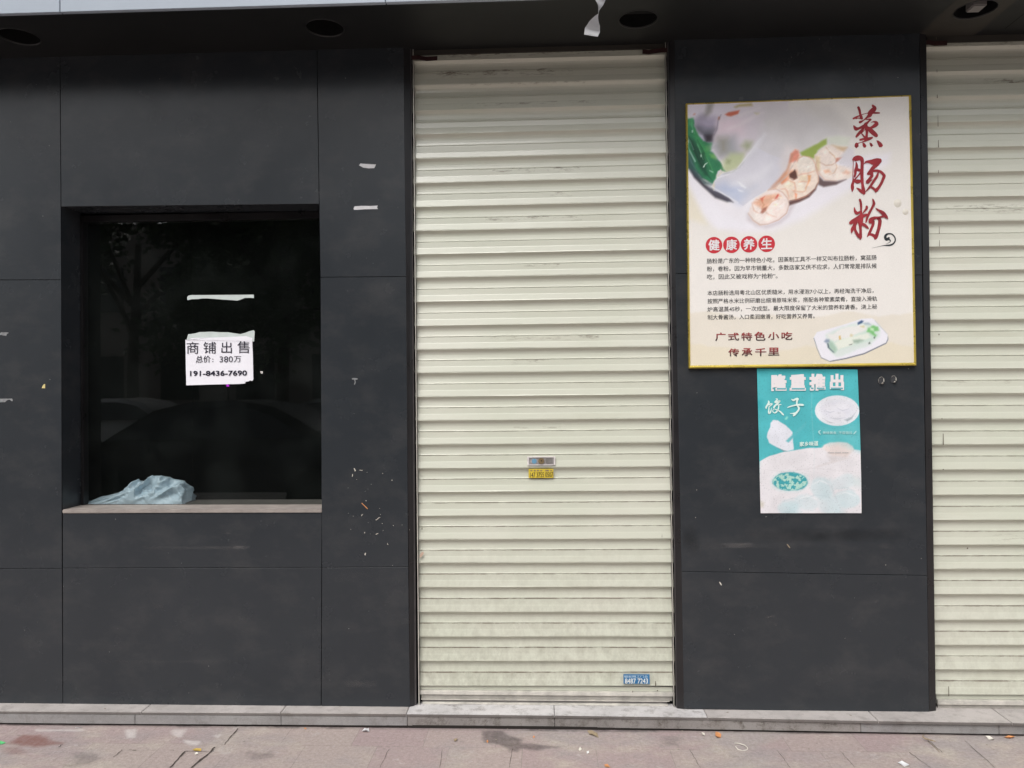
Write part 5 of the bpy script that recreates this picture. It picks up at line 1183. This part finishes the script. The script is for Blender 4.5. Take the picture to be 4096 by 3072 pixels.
def smear(parent, x0,y0,x1,y1, mat, k=1.0, yoff=-0.0004, slant=0.0):
    nx_,ny_=25,11; u,v=np.meshgrid(np.linspace(0,1,nx_),np.linspace(0,1,ny_))
    PX_=x0+(x1-x0)*u; PY_=y0+(y1-y0)*v+slant*(u-0.5)
    o_=grid_mesh('scuff',rays(PX_,PY_,yoff).reshape(-1,3),nx_,ny_,M[mat],parent)
    f=np.clip(np.sin(u*math.pi),0,1)**0.7*np.clip(np.sin(v*math.pi),0,1)*k; set_attr(o_,'fade',np.repeat(f.reshape(-1,1),3,1))
for a in [(2880,2168,3030,2194,'smear_pale',0.9,-0.0004),(2760,2172,3300,2196,'smear_pale',0.30,-0.0006),(3510,2172,3568,2198,'smear_pale',1.0,-0.0004),(2960,2110,3660,2172,'smear_dark',0.7,-0.0008),(2728,2090,2800,2230,'smear_dark',0.8,-0.0008),(3060,2462,3100,2472,'smear_pale',0.7,-0.0004),(3095,2490,3112,2506,'smear_pale',0.7,-0.0004),(3490,2398,3520,2412,'smear_pale',0.5,-0.0004)]: smear(pil,*a)
for a in [(560,2182,1000,2200,'smear_pale',0.55,-0.0004),(930,2180,1000,2198,'smear_pale',0.8,-0.0006),(612,2416,660,2440,'smear_pale',0.5,-0.0004),(890,2128,925,2140,'smear_pale',0.5,-0.0004),(1370,2718,1510,2752,'smear_pale',0.6,-0.0004),(1290,2270,1640,2330,'smear_pale',0.12,-0.0004),(300,2640,1000,2652,'smear_pale',0.25,-0.0004)]: smear(wall,*a)
def hookmesh(x, y, flip, label):
    h=empty('adhesive_hook',tuple(P(x,y,0)),label,'hook')
    b_=MB(); c=P(x,y,-0.002); n=20
    w_,hh=11.5/FPX*3.3,15/FPX*3.3
    pts=[]
    for i in range(n):
        t=2*math.pi*i/n; a=math.cos(t); c_=math.sin(t); pts.append((c.x+w_*math.copysign(abs(a)**0.7,a),c.z+hh*(c_ if c_>0 else math.copysign(abs(c_)**0.4,c_))))
    b_.add([(a,-0.0005,z) for a,z in pts]+[(a,-0.003,z) for a,z in pts],[tuple(range(n,2*n))]+[(i,(i+1)%n,n+(i+1)%n,n+i) for i in range(n)])
    b_.build('base_plate',M['hook'],h)
    b_=MB(); cv=[(9,-8),(10.5,-2),(10,5),(6,10),(2,12.5)]
    b_.tube([P(x+a,y+c2,-0.0045-0.004*(i/4)) for i,(a,c2) in enumerate(cv)],[0.0012,0.002,0.0034,0.0036,0.0022],8); b_.build('hook_arm',M['hook_pale'],h,True)
    b_=MB(); b_.tube([P(x+a,y+c2,-0.0036) for a,c2 in ([(-11,8),(-11,-4),(-6,-12),(2,-15),(9,-9)] if not flip else [(-8,-8),(-3,-14),(4,-14),(9,-8)])],0.0008,6); b_.build('edge_glint',M['hook_pale'],h,True)  # pale tube drawn as light glinting along the hook's rim
hookmesh(3525,1522,0,'clear adhesive hook on the pillar, the one nearer the teal poster')
hookmesh(3574,1517,1,'clear adhesive hook on the pillar, the one nearer the black trim')

# ================================================================== stickers on the main shutter
def flat_sticker(name, box, y, mat, label):
    s_=empty(name,tuple(P((box[0]+box[2])/2,(box[1]+box[3])/2,y)),label,'sticker')
    b_=MB(); a=P(box[0],box[1],y); c=P(box[2],box[3],y); b_.box((a.x,y,c.z),(c.x,y+0.0006,a.z)); b_.build('backing',mat,s_); return s_
ys_=YS-0.0225
cY=conv(2040,1780,8.508)
a=cY(632,812); c=cY(1478,1120)
ys1=YS-0.0140
st_=flat_sticker('yellow_sticker',(a[0],a[1],c[0],c[1]),ys1,M['yellow'],'small yellow sticker with a dark phone number under the shutter lock')
b_=MB(); text_into(b_,'147 3755 0507',cY(684,935),cY(1466,920),172/8.508,ys1-0.0006,0.009); b_.build('number',M['ink'],st_)
b_=MB()
for i,x in enumerate((690,808,915,1030,1195,1255,1365)):
    for j in range(3):
        poly_into(b_,[(x+8*j,850+18*j-4*(i%3)),(x+70-6*j,848+18*j),(x+68,860+18*j),(x+4,862+18*j)],cY,ys1-0.0005)
b_.build('faded_print',M['mauve'],st_)
cU=conv(2450,2660,7.373)
a=cU(322,270); c=cU(1095,558)
st_=flat_sticker('blue_sticker',(a[0],a[1],c[0],c[1]),ys_,M['blue'],'small blue sticker with white phone number at the foot of the shutter')
b_=MB(); text_into(b_,'8487 7243',cU(368,398),cU(1046,396),152/7.373,ys_-0.0005,0.012); b_.build('number',M['sticker_white'],st_)
b_=MB(); text_into(b_,'银宏精工门业',cU(345,305),cU(1045,300),74/7.373,ys_-0.0005,0.014); b_.build('faded_print',M['pale_blue'],st_)
o=sheet('dry_leaf',[(120,355),(122,338),(132,325),(146,320),(147,332),(138,346),(126,356)],conv(1600,2000,1.5477),YS-0.0235,pmat('pinkish_leaf',(0.50,0.36,0.28,1),0.7,0.3,var=0.2,vscale=90),0.001); tag(o,'small dry pinkish leaf caught at the left edge of the shutter','leaf')

# ================================================================== crumpled pale blue plastic bag on the inner sill
cBg=conv(300,1840,3.6867)
topo=[(195,682,0.2),(215,625,0.35),(260,600,0.5),(300,592,0.5),(340,565,0.6),(400,545,0.7),(480,525,0.8),(560,500,0.85),(650,478,0.9),(740,465,1.0),(775,455,1.0),(790,410,1.1),(850,350,1.15),(890,300,1.2),(940,305,1.2),(1000,318,1.25),(1060,305,1.3),(1100,255,1.35),(1130,235,1.4),(1200,228,1.4),(1280,235,1.4),(1340,245,1.4),(1400,275,1.4),(1470,285,1.3),(1540,300,1.3),(1600,310,1.2),(1640,350,1.1),(1680,420,1.0),(1695,470,0.9),(1708,530,0.7),(1706,580,0.5),(1690,610,0.3)]
tx=[p[0] for p in topo]; ty=[p[1] for p in topo]; td=[p[2] for p in topo]
nu,nv=210,80
YC=0.232; zsill=zb_+0.001; YFt=YG+0.013
def ridge(q,sx,sy,sz,o): return 1-min(1,abs(noise.noise(Vector((q.x*sx+o,q.y*sy-o,q.z*sz+o*2)))*2.4))
vv=[]; ff=[]
for i in range(nu):
    X_=lerp(195,1708,i/(nu-1)); yt=float(np.interp(X_,tx,ty)); dp=float(np.interp(X_,tx,td))
    p0=P(*cBg(X_,yt),YC); H=max(p0.z-zsill,0.004); Db=0.02+0.05*dp; Df=YC-YFt-0.02*(1-min(dp,1))
    for j in range(nv):
        th=math.pi*j/(nv-1)      # front foot -> over the top -> rear foot
        ca,sa=math.cos(th),math.sin(th)
        D=Df if ca>0 else Db
        y=YC-D*math.copysign(abs(ca)**0.8,ca); z=zsill+H*abs(sa)**0.82
        q=Vector((p0.x,y,z))
        tail=max(0,min(1,(X_-700)/250))
        u1=Vector((q.x*0.8+q.z*0.6,q.y,q.z*0.8-q.x*0.6)); u2=Vector((q.x*0.9-q.z*0.5,q.y,q.z*0.9+q.x*0.5))
        n1=ridge(u1,8,9,22,3.1); n2=ridge(u2,15,16,32,7.7); n3=noise.noise(Vector((q.x*7,q.y*10+7,q.z*15+2))); n4=ridge(Vector((q.x*0.9+q.z*0.35,q.y,q.z-q.x*0.36)),8,10,70,1.3)
        n5=ridge(u1,48,50,80,2.2)
        off=tail*((n1-0.55)*0.038+(n2-0.5)*0.013)+(1-tail)*((n4-0.5)*0.020+(n2-0.5)*0.007)+n3*0.016+(n5-0.5)*0.0015
        amp=min(1,H/0.05)*min(1,abs(sa)*2.2)
        q+=Vector((off*0.35,-ca*off*1.1,(sa*off*0.55 if ca>0.15 else -abs(off)*0.18)))*amp
        q.y=max(q.y,YG+0.008); q.z=max(q.z,zsill)
        vv.append(q)
for i in range(nu-1):
    for j in range(nv-1): ff.append((i*nv+j,(i+1)*nv+j,(i+1)*nv+j+1,i*nv+j+1))
def bag_mat():
    m=bpy.data.materials.new('bag_plastic'); t,b=nodes(m); b.inputs['Base Color'].default_value=(0.56,0.70,0.79,1); b.inputs['Roughness'].default_value=0.34; b.inputs['Specular IOR Level'].default_value=0.5
    tl=t.nodes.new('ShaderNodeBsdfTranslucent'); tl.inputs['Color'].default_value=(0.56,0.70,0.79,1); mx=t.nodes.new('ShaderNodeMixShader'); mx.inputs[0].default_value=0.22
    t.links.new(b.outputs[0],mx.inputs[1]); t.links.new(tl.outputs[0],mx.inputs[2]); t.links.new(mx.outputs[0],t.nodes['Material Output'].inputs['Surface'])
    tc=t.nodes.new('ShaderNodeTexCoord'); n=t.nodes.new('ShaderNodeTexNoise'); n.inputs['Scale'].default_value=34; n.inputs['Detail'].default_value=4; n.inputs['Distortion'].default_value=1.2
    t.links.new(tc.outputs['Object'],n.inputs['Vector']); bp=t.nodes.new('ShaderNodeBump'); bp.inputs['Strength'].default_value=0.25; bp.inputs['Distance'].default_value=0.004
    t.links.new(n.outputs['Fac'],bp.inputs['Height']); t.links.new(bp.outputs[0],b.inputs['Normal']); return m
bag=mesh('plastic_bag',vv,ff,bag_mat(),None,True); tag(bag,'crumpled pale blue plastic bag lying behind the window glass on the sill','plastic bag')

# ================================================================== litter on the pavement and step
def litter(name, outline, z, hcurl, mat, label, cat, cvt=cz, seed=0):
    """thin curled scrap lying on the level plane z; outline in photo px"""
    pts=[G(*cvt(*p),z) for p in outline]; c=sum(pts,Vector())/len(pts); R_=max((p-c).length for p in pts)
    vv=[c+Vector((0,0,0.002))]; n=len(pts)
    for k in (0.5,1.0):
        for p in pts:
            q=c+(p-c)*k; q.z=z+0.0015+hcurl*k*k*(0.5+0.5*math.sin(3.1*math.atan2(p.y-c.y,p.x-c.x)+seed)); vv.append(q)
    ff=[(0,1+i,1+(i+1)%n) for i in range(n)]+[(1+i,1+n+i,1+n+(i+1)%n,1+(i+1)%n) for i in range(n)]
    m=len(vv); vv += [v-Vector((0,0,0.0012)) for v in vv]; ff += [tuple(m+i for i in reversed(f)) for f in ff]
    o_=mesh(name,vv,ff,M[mat],None,True); tag(o_,label,cat); return o_
c6b=conv(1600,2000,1.5477); c7b=conv(2600,2000,1.4786); c5b=conv(0,2000,1.2289)
litter('dry_leaf',[(1160,1437),(1185,1432),(1205,1437),(1222,1452),(1230,1474),(1212,1466),(1192,1462),(1172,1452)],0,0.006,'leaf_dry','curled dry brown leaf on the pavement below the shutter','leaf',c6b,1)
litter('orange_scrap',[(388,1383),(405,1380),(422,1390),(418,1408),(400,1412),(386,1400)],0,0.008,'orange','small orange peel scrap on the pavement below the pillar left edge','scrap',c7b,2)
litter('orange_scrap',[(2095,1408),(2120,1402),(2158,1400),(2150,1412),(2120,1415)],0,0.006,'orange','orange leaf scrap at the far right against the step','scrap',c7b,3)
litter('orange_scrap',[(1265,1640),(1285,1642),(1300,1655),(1285,1660),(1270,1654)],0,0.005,'orange','orange scrap at the bottom photo edge below the shutter','scrap',c6b,5)
litter('paper_scrap',[(1465,1556),(1490,1550),(1520,1560),(1534,1574),(1505,1578),(1478,1566)],0,0.004,'white_plastic','white oval paper scrap at the bottom right of the pavement','paper scrap',c7b,4)
litter('paper_scrap',[(1985,1404),(2010,1402),(2036,1418),(2030,1426),(2005,1420)],0,0.008,'cream_scrap','crumpled white scrap against the step below the right shutter','paper scrap',c7b,6)
litter('paper_scrap',[(1778,1143),(1792,1134),(1806,1128),(1812,1122),(1816,1142),(1800,1146)],0,0.018,'white_plastic','torn white scrap against the step left of the main shutter','paper scrap',c5b,7)
litter('paper_scrap',[(305,1383),(322,1380),(326,1394),(312,1398)],0,0.006,'cream_scrap','small white scrap left of the orange peel','paper scrap',c7b,8)
litter('paper_scrap',[(1106,1545),(1115,1535),(1125,1550),(1112,1556)],0,0.004,'cream_scrap','small cream chip on the pavement, below the curled brown leaf','paper scrap',c6b,9)
litter('paper_scrap',[(1155,1560),(1168,1558),(1170,1570),(1158,1572)],0,0.003,'white_plastic','tiny white crumb beside the cream chip on the pavement','paper scrap',c6b,10)
litter('paper_scrap',[(332,1490),(342,1480),(356,1484),(352,1496),(338,1498)],0,0.005,'leaf_dry','pale tan chip left of the dark damp stain','scrap',c6b,11)
litter('green_scrap',[(-20,1190),(10,1188),(28,1196),(12,1202),(-20,1206)],0,0.006,'green','bright green plastic scrap at the left edge of the pavement','scrap',c5b,12)
litter('yellow_leaf',[(945,1230),(965,1226),(990,1228),(988,1236),(960,1238)],0,0.004,'yellow_leaf','yellow leaf lying in the paving crack at left','leaf',c5b,13)
litter('paper_scrap',[(956,1247),(968,1243),(976,1250),(962,1254)],0,0.003,'cream_scrap','tiny cream scrap just below the yellow leaf','paper scrap',c5b,14)
litter('paper_scrap',[(368,1121),(402,1119),(402,1123),(370,1125)],0,0.004,'white_plastic','flat white sliver against the step at left','paper scrap',c5b,15)
litter('orange_scrap',[(535,1494),(542,1490),(548,1500),(540,1506)],0,0.003,'orange','tiny orange crumb in front of the dark damp stain','scrap',c6b,16)
litter('orange_scrap',[(822,1466),(830,1463),(835,1472),(828,1477)],0,0.003,'orange','tiny orange crumb right of the dark damp stain','scrap',c6b,17)
litter('orange_scrap',[(1494,1123),(1503,1121),(1508,1127),(1498,1130)],0,0.003,'orange','tiny orange crumb against the step left of the main shutter','scrap',c5b,18)
b_=MB(); b_.tube([G(*c7b(*p),0.003+0.004*math.sin(i)) for i,p in enumerate([(500,1438),(530,1440),(560,1450),(578,1466),(574,1478),(548,1484),(520,1474),(506,1458)])],0.0016,6)
o=b_.build('string_loop',M['cream_scrap'],None,True); tag(o,'open loop of white string on the pavement in front of the pillar','string')
b_=MB(); b_.tube([G(*c7b(*p),0.006+0.01*abs(math.sin(i*1.3))) for i,p in enumerate([(1620,1385),(1612,1400),(1630,1412),(1660,1420),(1690,1428)])],[0.001,0.002,0.003,0.0025,0.001],6)
o=b_.build('dry_twig',M['leaf_dry'],None,True); tag(o,'curved dry brown twig against the step below the right shutter','twig')
b_=MB(); b_.tube([G(*c7b(*p),0.003) for p in [(1642,1425),(1680,1458),(1712,1490)]],0.0009,5)
o=b_.build('dry_twig',M['leaf_dry'],None,True); tag(o,'thin straight twig slanting on the pavement at right','twig')
GT='small dark and pale crumbs on the pavement'
src=None
for (px,py) in [(1935,2919),(2030,2917),(2158,2920),(2268,2910),(2560,2943),(2240,2966),(3235,2997),(2714,2998),(3947,2980),(3975,2998),(3760,2949),(3300,2915),(2545,2998),(1290,2936),(2730,2925),(3620,2968),(1985,2960),(420,2835),(47,2818),(1360,2826),(2910,2850),(3402,2862)]:
    on_step=py<2870; z=ZS if on_step else 0.0
    if src is None:
        bm=bmesh.new(); bmesh.ops.create_icosphere(bm,subdivisions=1,radius=0.0042)
        for v in bm.verts: v.co=Vector((v.co.x*random.uniform(0.7,1.4),v.co.y*random.uniform(0.6,1.2),abs(v.co.z)*0.6))
        me=bpy.data.meshes.new('crumb'); bm.to_mesh(me); bm.free(); src=link('crumb',me,pmat('crumb_grey',(0.30,0.26,0.22,1),0.8,0.2,var=0.6,vscale=15)); o=src
    else: o=src.copy(); COL.objects.link(o)
    o.location=G(px,py,z); o.rotation_euler=(0,0,px*1.3); s=random.uniform(0.6,1.3); o.scale=(s,s,s)
    tag(o,'small crumb of grit on the pavement or step edge','crumb',GT)

# ================================================================== the street behind the camera (seen in the glass and gloss)
def car(x, y, z, colr, label, k):
    c_=empty('parked_car',(x,y,z),label,'car','cars parked along the street')
    prof=[(-2.25,0.35),(-2.28,0.62),(-2.1,0.80),(-1.75,0.88),(-1.2,0.93),(-0.62,1.34),(-0.2,1.44),(0.35,1.46),(0.85,1.38),(1.55,1.02),(1.95,0.97),(2.2,0.90),(2.27,0.6),(2.22,0.35)]
    prof=[(p[0],p[1]) for p in prof]
    def ring(w_,sc_): return [(px,w_,pz) for px,pz in prof]
    b_=MB(); n=len(prof); lay=[(-0.86,0.0),(-0.90,0.0),(0.90,0.0),(0.86,0.0)]
    vv=[]
    for w_ in (-0.62,-0.88,0.88,0.62):
        for px,pz in prof:
            ww=w_ if pz<1.0 else math.copysign(min(abs(w_),0.88-0.62*(pz-0.95)),w_)
            zz=pz if abs(w_)>0.7 or pz>0.5 else pz
            vv.append((px,ww,zz))
    ff=[]
    for l in range(3):
        for i in range(n-1): ff.append((l*n+i,l*n+i+1,(l+1)*n+i+1,(l+1)*n+i))
    ff.append(tuple(range(n-1,-1,-1))); ff.append(tuple(3*n+i for i in range(n))); ff.append((0,n,2*n,3*n)); 
    b_.add([(p[0]+x,p[1]+y,p[2]+z) for p in vv],ff); b_.build('body',colr,c_,False)
    gl=pmat('car_glass',(0.01,0.012,0.014,1),0.05,0.6)
    b_=MB()
    for sy in (-1,1):
        q=[(-1.02,1.0),(-0.60,1.30),(-0.05,1.37),(0.35,1.38),(0.80,1.30),(1.30,1.02)]
        b_.add([(a+x,sy*(0.885-0.55*(h-0.95)+0.004)+y,h+z) for a,h in q],[tuple(range(len(q)))])
    b_.build('side_window',gl,c_)
    for sx in (-1.40,1.40):
        for sy in (-0.80,0.80):
            b_=MB(); b_.tube([(x+sx,y+sy-0.1,z+0.32),(x+sx,y+sy+0.1,z+0.32)],0.32,20); b_.build('wheel',pmat('tyre',(0.02,0.02,0.02,1),0.8,0.3),c_)
paint=lambda n,c: pmat(n,c,0.22,0.6,0.1)
car(-4.1,-6.15,-0.13,paint('paint_dark',(0.045,0.05,0.055,1)),'dark saloon car parked on the road behind the camera',0)
car(-9.2,-12.6,-0.13,paint('paint_white',(0.6,0.6,0.6,1)),'white saloon car parked across the road at left',1)
car(-4.4,-12.8,-0.13,paint('paint_silver',(0.35,0.36,0.37,1)),'silver saloon car parked across the road at right',2)
leafm=pmat('foliage',(0.045,0.075,0.028,1),0.55,0.35,var=0.45,vscale=1.3); bark=pmat('bark',(0.06,0.045,0.035,1),0.9,0.2,var=0.3,vscale=8,bump=0.5,bscale=20)
def tree(x, y, h, rad, label, seed, nl=2600, low=0.42):
    r=random.Random(seed); t_=empty('street_tree',(x,y,-0.02),label,'tree','trees lining the street')
    b_=MB(); b_.tube([(x+0.08*math.sin(i*0.8+seed),y,-0.02+h*0.72*i/6) for i in range(7)],[0.17-0.017*i for i in range(7)],9)
    for k in range(6):
        a=r.uniform(0,6.28); z0=h*r.uniform(0.34,0.6); b_.tube([(x,y,z0),(x+0.35*rad*math.cos(a),y+0.35*rad*math.sin(a),z0+0.18*h),(x+0.75*rad*math.cos(a),y+0.75*rad*math.sin(a),z0+0.30*h)],[0.07,0.05,0.02],6)
    b_.build('trunk',bark,t_)
    cl=[]
    for k in range(26):
        u=r.uniform(-1,1); a=r.uniform(0,6.28); q=math.sqrt(max(0,1-u*u)); s=r.uniform(0.45,0.95)
        cl.append((x+rad*s*q*math.cos(a),y+rad*s*q*math.sin(a),h*(low+1)/2+h*(1-low)/2*s*u,r.uniform(0.35,0.6)*rad*0.62))
    vv=[]; ff=[]
    for k in range(nl):
        cx,cy,cz_,cr=cl[r.randrange(len(cl))]
        d=Vector((r.gauss(0,1),r.gauss(0,1),r.gauss(0,1))).normalized()*cr*r.random()**0.4; c=Vector((cx,cy,cz_))+d
        e=Vector((r.gauss(0,1),r.gauss(0,1),r.gauss(0,0.6))).normalized(); g2=e.cross(Vector((r.gauss(0,1),r.gauss(0,1),r.gauss(0,1)))).normalized(); s=r.uniform(0.07,0.15)
        n=len(vv); vv += [c-e*s,c+g2*s*0.55,c+e*s,c-g2*s*0.55]; ff.append((n,n+1,n+2,n+3))
    mesh('crown',vv,ff,leafm,t_)
lab=['tall leafy street tree across the road, leftmost of the row','broad leafy street tree across the road, second from left','leafy street tree across the road near the middle of the row','rounded leafy street tree across the road, second from right','spreading leafy street tree across the road, rightmost of the row']
for i,(x,y,h,rad) in enumerate([(-10.2,-15.2,7.2,3.7),(-6.2,-14.6,9.0,3.3),(-0.2,-15.5,9.6,3.6),(5.0,-14.9,9.2,3.7),(10.4,-15.4,9.0,3.9)]): tree(x,y,h,rad,lab[i],i+3,10000,0.27)
def block(x0, x1, y0, y1, h, col, label, seed):
    bl=empty('apartment_building',((x0+x1)/2,(y0+y1)/2,0),label,'building')
    b_=MB(); b_.box((x0,y0,-0.05),(x1,y1,h)); b_.build('wall',col,bl)
    wm=pmat('far_window',(0.015,0.017,0.02,1),0.1,0.5)
    z=1.2
    while z<h-1.6:
        x=x0+0.8
        while x<x1-1.6:
            b_=MB(); b_.box((x,y1+0.001,z),(x+1.3,y1+0.05,z+1.5)); b_.build('window',wm,bl); x+=2.6
        z+=3.0
block(-19,-5,-30,-22,7.2,pmat('render_grey',(0.22,0.20,0.185,1),0.9,0.2),'dark grey rendered building behind the trees across the road',1)
block(-4,14,-31,-23,6.6,pmat('render_brown',(0.13,0.105,0.085,1),0.9,0.2),'brown rendered building behind the trees across the road',2)

# two small lit lamps across the road that glint in the window glass
def glint(px, py, col, label, yw=-14.08):
    d=ray(px,py); a=P(px,py,YG+0.003); t=(a.y-yw)/d.y; c=Vector((a.x+d.x*t,yw,a.z+d.z*t))
    l=empty('signal_lamp',(c.x,c.y,-0.01),label,'lamp')
    b_=MB(); b_.tube([(c.x,c.y,-0.02),(c.x,c.y,c.z-0.06)],0.02,8); b_.box((c.x-0.05,c.y-0.05,c.z-0.07),(c.x+0.05,c.y+0.008,c.z+0.06),0,0.006); b_.build('post',M['trim'],l)
    m=bpy.data.materials.new('lamp_glow'); t_,b=nodes(m); b.inputs['Base Color'].default_value=col; b.inputs['Emission Color'].default_value=col; b.inputs['Emission Strength'].default_value=7
    bm=bmesh.new(); bmesh.ops.create_uvsphere(bm,u_segments=12,v_segments=8,radius=0.034)
    for v in bm.verts: v.co+=Vector((c.x,c.y+0.03,c.z))
    me=bpy.data.meshes.new('bulb'); bm.to_mesh(me); bm.free(); link('bulb',me,m,l)
glint(913,1541,(0.75,0.05,0.95,1),'small magenta lamp on a post across the road, mirrored under the paper notice')
glint(1047,1490,(1.0,0.92,0.85,1),'small white lamp on a post across the road, mirrored right of the paper notice')
